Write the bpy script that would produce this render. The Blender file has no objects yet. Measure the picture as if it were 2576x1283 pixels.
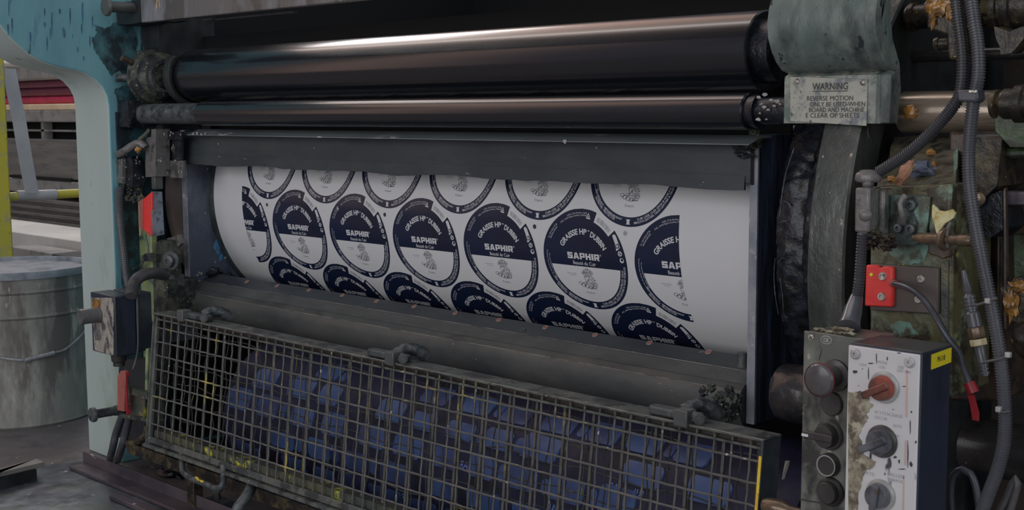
import bpy, bmesh, math, random
from mathutils import Vector, Matrix, noise
random.seed(7)
PI = math.pi
C = bpy.context.scene.collection
sc = bpy.context.scene

# ------------------------------------------------------------------ camera
FW, FH, FPX = 2576, 1283, 3272.9
YAW, PITCH, ROLL = .7913, .1102, -.0053
HC = .605                                   # camera height above the floor
_cy, _sy = math.cos(YAW), math.sin(YAW)
FWD = Vector((-_sy*math.cos(PITCH), _cy*math.cos(PITCH), -math.sin(PITCH)))
_r = Vector((_cy, _sy, 0)); _u = _r.cross(FWD)
RGT = _r*math.cos(ROLL) + _u*math.sin(ROLL); UPV = RGT.cross(FWD)
cam = bpy.data.cameras.new('camera'); co = bpy.data.objects.new('camera', cam); C.objects.link(co)
co.matrix_world = Matrix(((RGT.x, UPV.x, -FWD.x, 0), (RGT.y, UPV.y, -FWD.y, 0), (RGT.z, UPV.z, -FWD.z, HC), (0, 0, 0, 1)))
cam.sensor_fit = 'HORIZONTAL'; cam.sensor_width = 36; cam.lens = 36*FPX/FW
cam.clip_start = .05; cam.clip_end = 60
cam.dof.use_dof = True; cam.dof.focus_distance = 1.45; cam.dof.aperture_fstop = 32
sc.camera = co

def P(px, py, X=None, Y=None, Z=None, d=None):
    """point of the place seen at a pixel, on the plane X=, Y= or Z= (or at depth d)"""
    v = FWD + RGT*((px-FW/2)/FPX) - UPV*((py-FH/2)/FPX)
    if X is not None: t = X/v.x
    elif Y is not None: t = Y/v.y
    elif Z is not None: t = (Z-HC)/v.z
    else: t = d
    q = v*t; q.z += HC
    return q

# ------------------------------------------------------------------ world, lights, exposure
sc.view_settings.view_transform = 'Standard'; sc.view_settings.look = 'None'
sc.view_settings.exposure = 0.0; sc.view_settings.gamma = 1.0
w = bpy.data.worlds.new('hall light'); sc.world = w; w.use_nodes = True
nt = w.node_tree; nt.nodes.clear()
out = nt.nodes.new('ShaderNodeOutputWorld'); bg = nt.nodes.new('ShaderNodeBackground')
tc = nt.nodes.new('ShaderNodeTexCoord'); sep = nt.nodes.new('ShaderNodeSeparateXYZ')
rz = nt.nodes.new('ShaderNodeValToRGB'); rx = nt.nodes.new('ShaderNodeValToRGB'); mx = nt.nodes.new('ShaderNodeMix'); mx.data_type = 'RGBA'
mr = nt.nodes.new('ShaderNodeMapRange'); mr.inputs[1].default_value = -1; mr.inputs[2].default_value = 1
nt.links.new(tc.outputs['Generated'], sep.inputs[0]); cb = nt.nodes.new('ShaderNodeCombineXYZ'); nt.links.new(sep.outputs['X'], cb.inputs[0]); nt.links.new(sep.outputs['Y'], cb.inputs[1])
nv = nt.nodes.new('ShaderNodeVectorMath'); nv.operation = 'NORMALIZE'; nt.links.new(cb.outputs[0], nv.inputs[0])
sp2 = nt.nodes.new('ShaderNodeSeparateXYZ'); nt.links.new(nv.outputs[0], sp2.inputs[0]); nt.links.new(sp2.outputs['X'], mr.inputs[0]); nt.links.new(mr.outputs[0], rx.inputs[0])
rx.color_ramp.elements[0].position = .095; rx.color_ramp.elements[0].color = (1.75, 1.18, .96, 1)      # brown stacks in the far end of the hall
rx.color_ramp.elements[1].position = .145; rx.color_ramp.elements[1].color = (.15, .16, .22, 1)      # blue-grey side of the hall
e = rx.color_ramp.elements.new(.62); e.color = (.24, .25, .29, 1)
e = rx.color_ramp.elements.new(.80); e.color = (.74, .77, .80, 1)                                  # added brightness that fills the faces turned right
mz = nt.nodes.new('ShaderNodeMapRange'); mz.inputs[1].default_value = .72; mz.inputs[2].default_value = .95
nt.links.new(sep.outputs['Z'], mz.inputs[0]); nt.links.new(mz.outputs[0], mx.inputs[0])
nt.links.new(rx.outputs[0], mx.inputs[6]); mx.inputs[7].default_value = (.42, .44, .48, 1)
nt.links.new(mx.outputs[2], bg.inputs[0]); bg.inputs[1].default_value = .62
nt.links.new(bg.outputs[0], out.inputs[0])

def area(name, loc, target, sx, sy, power, col):
    l = bpy.data.lights.new(name, 'AREA'); l.shape = 'RECTANGLE'; l.size = sx; l.size_y = sy; l.energy = power; l.color = col
    o = bpy.data.objects.new(name, l); C.objects.link(o); o.location = loc
    o.rotation_euler = (Vector(target)-Vector(loc)).to_track_quat('-Z', 'Y').to_euler()
    return o
area('loading_door', (-.9, -3.1, 1.35), (-1.4, 1.2, .55), 3.8, 2.1, 54, (1.0, .99, .99))
area('ceiling_tube', (-3.9, 1.10, 3.4), (-3.9, 1.1, 0), 6.4, .35, 18, (1.0, .98, .96))
area('side_fill', (3.2, .2, 1.5), (-1.0, 1.1, .6), 2.0, 1.5, 13, (.98, .99, 1.0))  # added fill light, no real window: brightens the faces turned right
area('hall_window', (-6.0, 3.0, 3.4), (-3.6, 3.2, .4), 2.5, 2.0, 60, (.97, .98, 1.0))

# ------------------------------------------------------------------ materials
def lin(c): c = c/255; return c/12.92 if c <= .04045 else ((c+.055)/1.055)**2.4
KL = 2.45
def T(r, g, b, k=1.0): return tuple(min(.9, lin(v)*KL*k) for v in (r, g, b)) + (1,)
def mat(name, base, alt=None, aamt=.5, ascale=8, dirt=None, damt=.3, dscale=14, speck=None, samt=.1, sscale=90,
        rough=.5, metal=0, bump=.25, bscale=60, stretch=(1, 1, 1), rvar=.15, coat=0, bdist=.002, off=0, soft=.08, dsoft=.05):
    m = bpy.data.materials.new(name); m.use_nodes = True; n = m.node_tree; n.nodes.clear()
    o = n.nodes.new('ShaderNodeOutputMaterial'); b = n.nodes.new('ShaderNodeBsdfPrincipled'); n.links.new(b.outputs[0], o.inputs[0])
    t = n.nodes.new('ShaderNodeTexCoord'); mp = n.nodes.new('ShaderNodeMapping'); n.links.new(t.outputs['Object'], mp.inputs[0])
    mp.inputs['Scale'].default_value = stretch; mp.inputs['Location'].default_value = (off, off*.7, off*1.3)
    def nz(scale, detail=6, rgh=.62):
        q = n.nodes.new('ShaderNodeTexNoise'); q.inputs['Scale'].default_value = scale; q.inputs['Detail'].default_value = detail
        q.inputs['Roughness'].default_value = rgh; n.links.new(mp.outputs[0], q.inputs['Vector']); return q.outputs[0]
    def ramp(src, amt, soft):
        r = n.nodes.new('ShaderNodeMapRange'); c = .5+.22*(1-2*amt)
        r.inputs[1].default_value = c-soft; r.inputs[2].default_value = c+soft; n.links.new(src, r.inputs[0]); return r.outputs[0]
    def mix(f, a, bcol):
        q = n.nodes.new('ShaderNodeMix'); q.data_type = 'RGBA'; n.links.new(f, q.inputs[0])
        if isinstance(a, tuple): q.inputs[6].default_value = a
        else: n.links.new(a, q.inputs[6])
        q.inputs[7].default_value = bcol; return q.outputs[2]
    col = base
    if alt: col = mix(ramp(nz(ascale), aamt, soft), col, alt)
    if dirt: col = mix(ramp(nz(dscale, 8), damt, dsoft), col, dirt)
    if speck: col = mix(ramp(nz(sscale, 3), samt, .02), col, speck)
    if isinstance(col, tuple): b.inputs['Base Color'].default_value = col
    else: n.links.new(col, b.inputs['Base Color'])
    b.inputs['Metallic'].default_value = metal
    if coat: b.inputs['Coat Weight'].default_value = coat; b.inputs['Coat Roughness'].default_value = .15
    if rvar:
        r = n.nodes.new('ShaderNodeMapRange'); r.inputs[1].default_value = .3; r.inputs[2].default_value = .7
        r.inputs[3].default_value = max(.05, rough-rvar); r.inputs[4].default_value = min(1, rough+rvar)
        n.links.new(nz(bscale*.5), r.inputs[0]); n.links.new(r.outputs[0], b.inputs['Roughness'])
    else: b.inputs['Roughness'].default_value = rough
    if bump:
        bp = n.nodes.new('ShaderNodeBump'); bp.inputs['Strength'].default_value = bump; bp.inputs['Distance'].default_value = bdist
        n.links.new(nz(bscale, 5), bp.inputs['Height']); n.links.new(bp.outputs[0], b.inputs['Normal'])
    return m

M = {}
M['sheet'] = mat('white sheet', (.80, .80, .83, 1), (.78, .785, .81, 1), rough=.42, rvar=.04, bump=.02, bscale=20)
M['navy'] = mat('navy print', (.012, .022, .062, 1), (.014, .019, .046, 1), ascale=5, rough=.27, rvar=.02, bump=.0, coat=.3)
M['white_ink'] = mat('unprinted white lettering', (.74, .75, .79, 1), rough=.42, rvar=0, bump=0)
M['black_ink'] = mat('fine black drawing', (.05, .05, .06, 1), rough=.5, rvar=0, bump=0)
M['grey_ink'] = mat('pale grey print', (.42, .42, .45, 1), rough=.5, rvar=0, bump=0)
M['rubber_roll'] = mat('dark rubber roll', (.010, .012, .017, 1), rough=.27, rvar=.02, bump=.03, bscale=300, stretch=(.2, 1, 1), coat=.9)
M['black'] = mat('sooty black', T(20, 23, 27), T(28, 31, 34), dirt=T(14, 15, 18), rough=.55, bump=.4)
M['void'] = mat('painted shade black', (.006, .007, .009, 1), rough=.8, bump=0, rvar=0)  # near black that stands in for deep shade in gaps and hollows
M['grease'] = mat('black grease', T(14, 17, 23), T(26, 30, 39), aamt=.35, ascale=50, dirt=T(9, 10, 12), damt=.4, dscale=60, speck=T(90, 94, 98), samt=.02, sscale=300, rough=.22, rvar=.12, bump=.6, bscale=150, bdist=.002)
M['grease_olive'] = mat('olive grime', T(44, 48, 44), T(66, 68, 58), aamt=.4, ascale=30, dirt=T(24, 27, 30), damt=.45, dscale=35, speck=T(125, 120, 95), samt=.1, sscale=130, rough=.42, bump=.8, bscale=80, bdist=.003)
M['grease_brown'] = mat('oily brown metal', T(42, 37, 30), T(62, 55, 36), aamt=.35, ascale=40, dirt=T(22, 20, 18), damt=.5, dscale=50, speck=T(130, 106, 60), samt=.04, sscale=120, rough=.32, rvar=.12, bump=.6, bscale=90)
M['steel_dark'] = mat('dark steel', T(54, 58, 60), T(68, 71, 72), ascale=40, dirt=T(34, 38, 42), damt=.4, dscale=50, speck=T(110, 110, 105), samt=.03, rough=.48, metal=.25, bump=.3, bscale=120, sscale=200)
M['steel_bar'] = mat('grey steel bar', T(64, 65, 64), T(72, 72, 70), ascale=22, dirt=T(54, 57, 58), damt=.4, dscale=20, speck=T(100, 98, 88), samt=.03, sscale=150, rough=.42, metal=.2, bump=.15, bscale=120, stretch=(.4, 1, 1), soft=.15, dsoft=.12)
M['steel_groove'] = mat('darker steel step', T(48, 51, 52), T(56, 58, 56), ascale=22, dirt=T(40, 42, 44), damt=.4, dscale=20, rough=.5, bump=.2, stretch=(.4, 1, 1))
M['worn_highlight'] = mat('worn edge highlight', T(112, 110, 104), T(84, 84, 80), ascale=40, dirt=T(60, 60, 58), damt=.35, dscale=60, rough=.4, metal=.3, bump=.1, stretch=(.5, 1, 1))  # worn edge colour with the highlight painted in
M['beam'] = mat('slate grey beam', T(40, 46, 50), T(48, 51, 52), ascale=14, dirt=T(32, 37, 43), damt=.4, dscale=18, speck=T(100, 102, 102), samt=.003, sscale=120, rough=.48, bump=.15, stretch=(.3, 1, 1), soft=.15, dsoft=.12)
M['beam_top_lit'] = mat('lit beam edge', T(92, 98, 100), T(78, 84, 86), ascale=8, dirt=T(120, 125, 124), damt=.25, dscale=14, speck=T(150, 150, 150), samt=.08, sscale=60, rough=.5, bump=.15, stretch=(.3, 1, 1))  # lighter than the beam: light on the top strip put into the colour
M['crossbar'] = mat('worn grey plate', T(80, 78, 78), T(96, 96, 100), ascale=30, aamt=.4, dirt=T(66, 62, 60), damt=.4, dscale=34, speck=T(150, 125, 95), samt=.04, sscale=30, rough=.4, metal=.2, bump=.15, stretch=(1, 1, .3))
M['blue_plate'] = mat('blue stained side plate', T(55, 63, 74), T(48, 54, 70), ascale=22, dirt=T(76, 83, 92), damt=.34, dscale=30, speck=T(150, 160, 172), samt=.02, sscale=110, rough=.33, rvar=.12, bump=.35, bscale=60, stretch=(1, 1, .5), soft=.14, dsoft=.12)
M['blue_black'] = mat('blue black stained steel', T(42, 50, 66), T(60, 70, 90), aamt=.3, ascale=30, dirt=T(28, 32, 40), damt=.45, dscale=40, speck=T(120, 130, 145), samt=.05, sscale=90, rough=.3, bump=.5, stretch=(1, 1, .12))
M['plate_edge'] = mat('worn plate edge', T(106, 107, 114), T(88, 92, 100), ascale=30, dirt=T(128, 130, 134), damt=.25, dscale=40, rough=.45, bump=.2)
M['teal'] = mat('teal paint', T(82, 120, 128), T(72, 106, 116), aamt=.45, ascale=14, dirt=T(44, 78, 94), damt=.24, dscale=26, speck=T(40, 54, 62), samt=.10, sscale=60, rough=.4, bump=.25, bscale=50, stretch=(1, 1, .22), soft=.14, dsoft=.06)
M['teal_dark'] = mat('grimy teal paint', T(30, 60, 66), T(26, 46, 54), ascale=18, dirt=T(19, 27, 33), damt=.46, dscale=18, speck=T(18, 24, 28), samt=.12, sscale=60, rough=.45, bump=.3)
M['mint'] = mat('pale mint paint', T(126, 136, 134), T(120, 130, 127), ascale=4, dirt=T(106, 116, 110), damt=.26, dscale=9, speck=T(84, 94, 92), samt=.07, sscale=30, rough=.5, bump=.2, bscale=30, stretch=(1, 1, .35), soft=.12)
M['cyl_end'] = mat('dark cylinder rim', T(46, 49, 54), T(60, 62, 64), ascale=20, dirt=T(24, 26, 31), damt=.4, rough=.4, metal=.2, bump=.3)
M['brown_roll'] = mat('brown roll end', T(78, 70, 66), T(66, 60, 58), ascale=4, rough=.45, bump=.1)
M['wire'] = mat('grimy wire', T(58, 58, 58), T(71, 71, 68), aamt=.4, ascale=30, dirt=T(128, 118, 62), damt=.17, dscale=14, speck=T(130, 128, 124), samt=.06, sscale=90, rough=.6, bump=.6, bscale=260, bdist=.0008)
M['wire_back'] = mat('grimy back wire', T(66, 64, 62), T(52, 52, 52), ascale=30, dirt=T(134, 120, 60), damt=.10, dscale=16, speck=T(140, 76, 66), samt=.012, sscale=40, rough=.6, bump=.6, bscale=200, bdist=.0008)
M['guard'] = mat('grimy guard frame', T(54, 58, 58), T(66, 68, 64), ascale=30, dirt=T(36, 38, 40), damt=.42, dscale=36, speck=T(120, 116, 90), samt=.07, sscale=130, rough=.48, bump=.35, bscale=80)
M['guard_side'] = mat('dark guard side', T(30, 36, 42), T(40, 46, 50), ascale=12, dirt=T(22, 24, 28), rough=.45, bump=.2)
M['yellow_chip'] = mat('chipped yellow paint', T(166, 142, 44), T(150, 120, 36), ascale=40, dirt=T(80, 66, 40), damt=.32, dscale=60, rough=.5, bump=.4)
M['ledge'] = mat('sludge with yellow paint', T(46, 50, 48), T(62, 62, 48), ascale=20, dirt=T(170, 160, 50), damt=.20, dscale=30, speck=T(130, 60, 40), samt=.05, rough=.45, bump=1, bscale=70, bdist=.003)
M['blue_rubber'] = mat('blue rubber plate', T(46, 65, 100), T(38, 52, 88), ascale=14, dirt=T(36, 38, 62), damt=.3, dscale=16, rough=.4, bump=.1, soft=.12, dsoft=.1)
M['blue_dark'] = mat('dark ink blue rubber', T(17, 20, 40), T(24, 25, 46), ascale=18, dirt=T(14, 16, 26), damt=.4, dscale=22, rough=.6, bump=.3)
M['blue_text'] = mat('pale blue lettering', T(84, 96, 150), rough=.5, rvar=0, bump=0)
M['housing'] = mat('grey green casting', T(66, 76, 74), T(88, 96, 92), aamt=.42, ascale=30, dirt=T(42, 48, 49), damt=.42, dscale=26, speck=T(30, 35, 38), samt=.13, sscale=90, rough=.38, bump=.6, bscale=70, stretch=(1, 1, .45), soft=.12, dsoft=.09)
M['switch_light'] = mat('grey speckled switch side', T(96, 102, 112), T(84, 90, 98), ascale=50, dirt=T(62, 66, 72), damt=.35, dscale=90, rough=.5, bump=.3)
M['housing_low'] = mat('worn grey casting foot', T(92, 92, 92), T(108, 112, 106), ascale=60, dirt=T(66, 78, 72), damt=.38, dscale=50, speck=T(44, 48, 50), samt=.1, rough=.45, bump=.4, sscale=120)
M['name_plate'] = mat('worn aluminium plate', T(122, 122, 114), T(112, 114, 108), ascale=60, dirt=T(84, 88, 92), damt=.36, dscale=60, speck=T(60, 62, 66), samt=.12, sscale=140, rough=.42, metal=.1, bump=.2)
M['engrave'] = mat('engraved dark lettering', T(46, 46, 44), rough=.6, rvar=0, bump=0)
M['flange'] = mat('dull flange steel', T(50, 54, 53), T(64, 66, 64), ascale=26, dirt=T(36, 42, 40), damt=.42, dscale=22, speck=T(120, 114, 104), samt=.03, sscale=120, rough=.36, metal=.45, bump=.6, bscale=110, stretch=(1, 1, .5), soft=.14, dsoft=.12)
M['shaft'] = mat('oily bright shaft', T(110, 100, 90), T(84, 76, 68), ascale=6, dirt=T(46, 42, 38), damt=.3, dscale=20, rough=.25, metal=.6, bump=.15, bscale=40, stretch=(.3, 1, 1))
M['shaft_dark'] = mat('black oily shaft', T(30, 30, 32), T(40, 38, 38), ascale=8, dirt=T(20, 20, 22), speck=T(90, 86, 80), samt=.05, sscale=100, rough=.3, bump=.6, bscale=50, coat=.3)
M['conduit'] = mat('grey corrugated conduit', T(60, 61, 66), T(50, 51, 56), ascale=12, rough=.18, rvar=.05, bump=.05)
M['conduit_dark'] = mat('dark corrugated conduit', T(46, 47, 50), T(38, 39, 43), ascale=12, rough=.2, rvar=.05, bump=.05)
M['cable'] = mat('black rubber cable', T(40, 42, 48), T(54, 56, 62), ascale=20, rough=.3, bump=.05)
M['cable_grey'] = mat('grimy grey cable', T(62, 62, 64), T(50, 50, 52), ascale=20, dirt=T(38, 38, 40), rough=.45, bump=.2)
M['green_mach'] = mat('mint and olive grime on machine', T(62, 60, 42), T(86, 104, 92), aamt=.32, ascale=34, dirt=T(38, 34, 26), damt=.44, dscale=36, speck=T(100, 96, 48), samt=.14, sscale=60, rough=.34, bump=.5, bscale=60, soft=.1)
M['olive_panel'] = mat('olive green panel', T(92, 104, 76), T(108, 116, 84), ascale=26, dirt=T(54, 64, 56), damt=.34, dscale=34, speck=T(130, 124, 60), samt=.10, sscale=70, rough=.5, bump=.3)
M['brown_mach'] = mat('brown oily casting', T(52, 42, 34), T(38, 32, 28), ascale=20, dirt=T(24, 21, 20), damt=.4, dscale=30, rough=.35, bump=.3, coat=.3)
M['dark_brown'] = mat('dark oily panel', T(36, 30, 27), T(28, 25, 24), ascale=8, dirt=T(20, 19, 20), rough=.45, bump=.3)
M['grey_top'] = mat('grimy cast ledge', T(62, 60, 50), T(78, 74, 62), ascale=40, dirt=T(38, 36, 32), damt=.42, dscale=50, speck=T(120, 104, 70), samt=.08, rough=.35, bump=.7, bscale=50)
M['turq'] = mat('turquoise paint patch', T(80, 106, 100), T(70, 88, 78), ascale=60, dirt=T(54, 56, 46), damt=.45, dscale=70, rough=.45, bump=.3)
M['green'] = mat('leaf green paint', T(46, 60, 40), T(38, 48, 34), ascale=40, dirt=T(28, 32, 26), damt=.45, dscale=50, rough=.3, bump=.3)
M['switch'] = mat('grimy cast switch body', T(76, 74, 74), T(92, 90, 90), ascale=40, dirt=T(52, 52, 52), damt=.4, dscale=40, rough=.42, metal=.2, bump=.4, bscale=90)
M['valve'] = mat('dark turquoise casting', T(48, 58, 56), T(66, 84, 80), aamt=.32, ascale=50, dirt=T(28, 30, 28), damt=.45, dscale=60, speck=T(120, 130, 124), samt=.05, sscale=120, rough=.32, bump=.6, bscale=90)
M['red'] = mat('red plastic', T(178, 40, 40), T(190, 50, 46), ascale=20, dirt=T(110, 30, 32), damt=.2, dscale=40, rough=.35, bump=.15)
M['red_dull'] = mat('dull red plastic', T(118, 66, 60), T(108, 56, 52), ascale=20, dirt=T(96, 54, 50), damt=.3, dscale=60, rough=.45, bump=.2)
M['peel'] = mat('peeling pale grey paint', T(108, 103, 98), T(122, 117, 110), ascale=50, dirt=T(56, 54, 56), damt=.42, dscale=60, speck=T(146, 136, 122), samt=.08, sscale=160, rough=.55, bump=.5, bscale=120, stretch=(1, 1, .6))
M['wire_far'] = mat('dark far wire', T(48, 48, 48), T(40, 40, 41), ascale=30, dirt=T(120, 110, 56), damt=.08, dscale=16, rough=.6, bump=.4)
M['red_dark'] = mat('dark red tape', T(112, 30, 36), T(98, 26, 32), ascale=20, rough=.4, bump=.1)
M['rust_plate'] = mat('brown backing plate', T(62, 56, 54), T(56, 50, 48), ascale=10, rough=.5, bump=.1)
M['screw'] = mat('bright screw', T(150, 146, 140), T(124, 120, 114), ascale=60, dirt=T(70, 68, 66), damt=.3, dscale=200, rough=.3, metal=.5, bump=.1)
M['led'] = mat('yellow indicator', T(200, 190, 30), rough=.3, rvar=0, bump=0)
M['grey_panel'] = mat('grimy steel control face', T(72, 74, 70), T(88, 90, 86), aamt=.42, ascale=34, dirt=T(46, 46, 46), damt=.35, dscale=30, speck=T(120, 118, 108), samt=.05, rough=.32, metal=.3, bump=.15, bscale=40, stretch=(1, 1, .6))
M['grey_panel_top'] = mat('greasy box top', T(60, 62, 58), T(72, 72, 66), ascale=20, dirt=T(42, 42, 42), damt=.4, dscale=30, rough=.4, bump=.5)
M['white_panel'] = mat('scuffed white control face', T(138, 138, 140), T(144, 144, 146), ascale=5, dirt=T(112, 104, 92), damt=.2, dscale=16, speck=T(50, 50, 54), samt=.05, sscale=50, rough=.42, bump=.1, stretch=(1, 1, .5), off=3)
M['panel_dirt'] = mat('caked brown grime', T(92, 86, 74), T(122, 118, 104), aamt=.45, ascale=60, dirt=T(64, 58, 50), damt=.42, dscale=70, rough=.5, bump=.6, bscale=120)
M['box_side'] = mat('blue black enclosure side', T(26, 32, 46), T(30, 34, 44), ascale=14, dirt=T(20, 24, 30), damt=.3, rough=.35, bump=.05, stretch=(1, 1, .3), dscale=18)
M['box_top'] = mat('blue black enclosure top', T(36, 36, 42), T(48, 50, 50), ascale=20, rough=.4, bump=.3)
M['sticker'] = mat('yellow sticker', (.86, .72, .02, 1), (.80, .68, .03, 1), ascale=20, rough=.4, bump=.02)
M['button_black'] = mat('black button', T(34, 33, 33), T(40, 38, 38), ascale=30, rough=.35, bump=.05)
M['button_dirty'] = mat('grimy mushroom button', T(60, 58, 60), T(52, 50, 52), ascale=40, dirt=T(104, 44, 46), damt=.08, dscale=30, rough=.25, bump=.05)
M['knob_red'] = mat('dark red knob', T(72, 44, 38), T(110, 52, 40), aamt=.4, ascale=30, dirt=T(44, 38, 38), damt=.4, dscale=40, rough=.3, bump=.1)
M['knob_grey'] = mat('charcoal knob', T(56, 58, 64), T(68, 70, 76), ascale=30, dirt=T(40, 42, 46), rough=.3, bump=.1)
M['ring'] = mat('grey bezel ring', T(128, 128, 130), T(112, 112, 112), ascale=60, rough=.35, metal=.2, bump=.1)
M['bezel_dark'] = mat('dark bezel', T(58, 56, 56), T(48, 47, 47), ascale=40, rough=.4, metal=.3, bump=.1)
M['red_mark'] = mat('faint red marking', T(140, 118, 114), rough=.5, rvar=0, bump=0)
M['orange'] = mat('orange grease', T(120, 84, 36), T(92, 66, 34), ascale=60, aamt=.5, dirt=T(64, 48, 32), damt=.4, dscale=90, rough=.25, bump=.5, coat=.4)
M['pink_blob'] = mat('dried pink sludge', T(120, 88, 70), T(104, 72, 58), ascale=90, dirt=T(92, 84, 46), damt=.35, dscale=80, rough=.45, bump=.5)
M['paper_scrap'] = mat('cream scrap', T(150, 148, 118), T(138, 128, 84), ascale=120, dirt=T(110, 96, 50), damt=.25, dscale=120, rough=.5, bump=.2)
M['rag'] = mat('grimy blue rag', T(64, 72, 88), T(44, 48, 56), ascale=60, rough=.6, bump=.6)
M['brass'] = mat('tarnished brass', T(80, 68, 56), T(64, 56, 48), ascale=60, dirt=T(44, 40, 36), rough=.28, metal=.4, bump=.3)
M['glint'] = mat('grey grease streak', T(84, 90, 100), T(50, 56, 66), ascale=90, rough=.25, bump=.3)
M['ring_mid'] = mat('grey green worn ring', T(62, 66, 66), T(50, 54, 56), ascale=30, dirt=T(38, 40, 44), rough=.35, metal=.3, bump=.2)
M['cream_nut'] = mat('cream plastic nut', T(136, 126, 100), T(112, 104, 86), ascale=40, rough=.4, bump=.1)
M['pail'] = mat('weathered grey pail', T(92, 91, 88), T(112, 111, 106), aamt=.42, ascale=16, dirt=T(70, 66, 64), damt=.42, dscale=14, speck=T(124, 122, 112), samt=.14, sscale=40, rough=.6, bump=.4, bscale=60, stretch=(1, 1, .3))
M['pail_lid'] = mat('dusty pail lid', T(92, 96, 102), T(106, 108, 114), ascale=20, dirt=T(76, 80, 86), rough=.7, bump=.5)
M['wire_bail'] = mat('bail wire', T(116, 116, 120), T(96, 96, 100), ascale=60, rough=.4, metal=.3, bump=.1)
M['floor'] = mat('dusty concrete floor', T(76, 72, 72), T(66, 63, 64), ascale=6, dirt=T(58, 56, 58), damt=.3, dscale=20, speck=T(150, 148, 144), samt=.02, sscale=40, rough=.6, bump=.4, bscale=120)
M['floor_plate'] = mat('oil wet steel plate', T(78, 82, 88), T(62, 64, 70), aamt=.5, ascale=9, dirt=T(50, 56, 54), damt=.42, dscale=12, speck=T(120, 124, 128), samt=.05, sscale=30, rough=.30, rvar=.16, metal=.3, bump=.3, bscale=25)
M['rail_brown'] = mat('rust purple rail', T(66, 58, 62), T(54, 50, 56), ascale=14, dirt=T(44, 42, 48), speck=T(140, 136, 136), samt=.04, rough=.35, metal=.2, bump=.4, stretch=(.4, 1, 1))
M['plank'] = mat('grey plank', T(88, 86, 84), T(78, 76, 74), ascale=10, rough=.7, bump=.2, stretch=(.2, 1, 1))
M['yellow'] = mat('yellow safety paint', (.56, .50, .075, 1), (.62, .52, .06, 1), ascale=20, dirt=(.42, .40, .26, 1), damt=.28, dscale=30, speck=T(84, 80, 44), samt=.08, rough=.45, bump=.2)
M['tape'] = mat('grey duct tape', T(122, 121, 124), T(112, 111, 116), ascale=10, rough=.45, bump=.2)
M['red_roll'] = mat('crimson roll', T(140, 40, 62), T(120, 36, 56), ascale=5, rough=.4, bump=.05)
M['wine_roll'] = mat('wine red roll', T(84, 42, 54), T(74, 40, 50), ascale=5, rough=.4, bump=.05)
M['beige'] = mat('beige board', T(150, 128, 106), T(158, 140, 118), ascale=8, rough=.6, bump=.1)
M['grey_steel'] = mat('mid grey conveyor steel', T(104, 100, 98), T(94, 91, 90), ascale=5, dirt=T(80, 78, 76), damt=.3, rough=.5, bump=.1)
M['conveyor'] = mat('brown grey ribbed side', T(84, 80, 76), T(74, 71, 69), ascale=8, dirt=T(66, 64, 66), rough=.6, bump=.3, stretch=(.5, .5, 4))
M['off_white'] = mat('off white board', T(148, 144, 140), T(138, 134, 130), ascale=3, rough=.6, bump=.05)
M['wallm'] = mat('dull factory wall', T(92, 86, 82), T(80, 76, 74), ascale=1.5, rough=.8, bump=.1)
M['plug'] = mat('dull pink plug', T(118, 98, 94), T(100, 84, 78), ascale=200, rough=.5, bump=.1)
M['plug_red'] = mat('red plug core', T(110, 62, 60), rough=.5, rvar=0, bump=0)
M['smear_white'] = mat('dried white paint flakes', T(124, 124, 122), T(96, 98, 100), ascale=120, rough=.5, bump=.3)
M['cyan_stain'] = mat('cyan ink stain', T(46, 104, 140), T(60, 84, 110), ascale=50, rough=.4, bump=.1)
M['blue_drip'] = mat('blue ink drip', T(40, 70, 94), T(50, 84, 104), ascale=60, dirt=T(44, 56, 66), damt=.4, dscale=90, rough=.4, bump=.1)
M['teal_grime'] = mat('black grime on teal', T(58, 92, 98), T(44, 72, 80), ascale=22, dirt=T(24, 34, 40), damt=.52, dscale=30, rough=.45, bump=.3, soft=.14, dsoft=.1)

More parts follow.
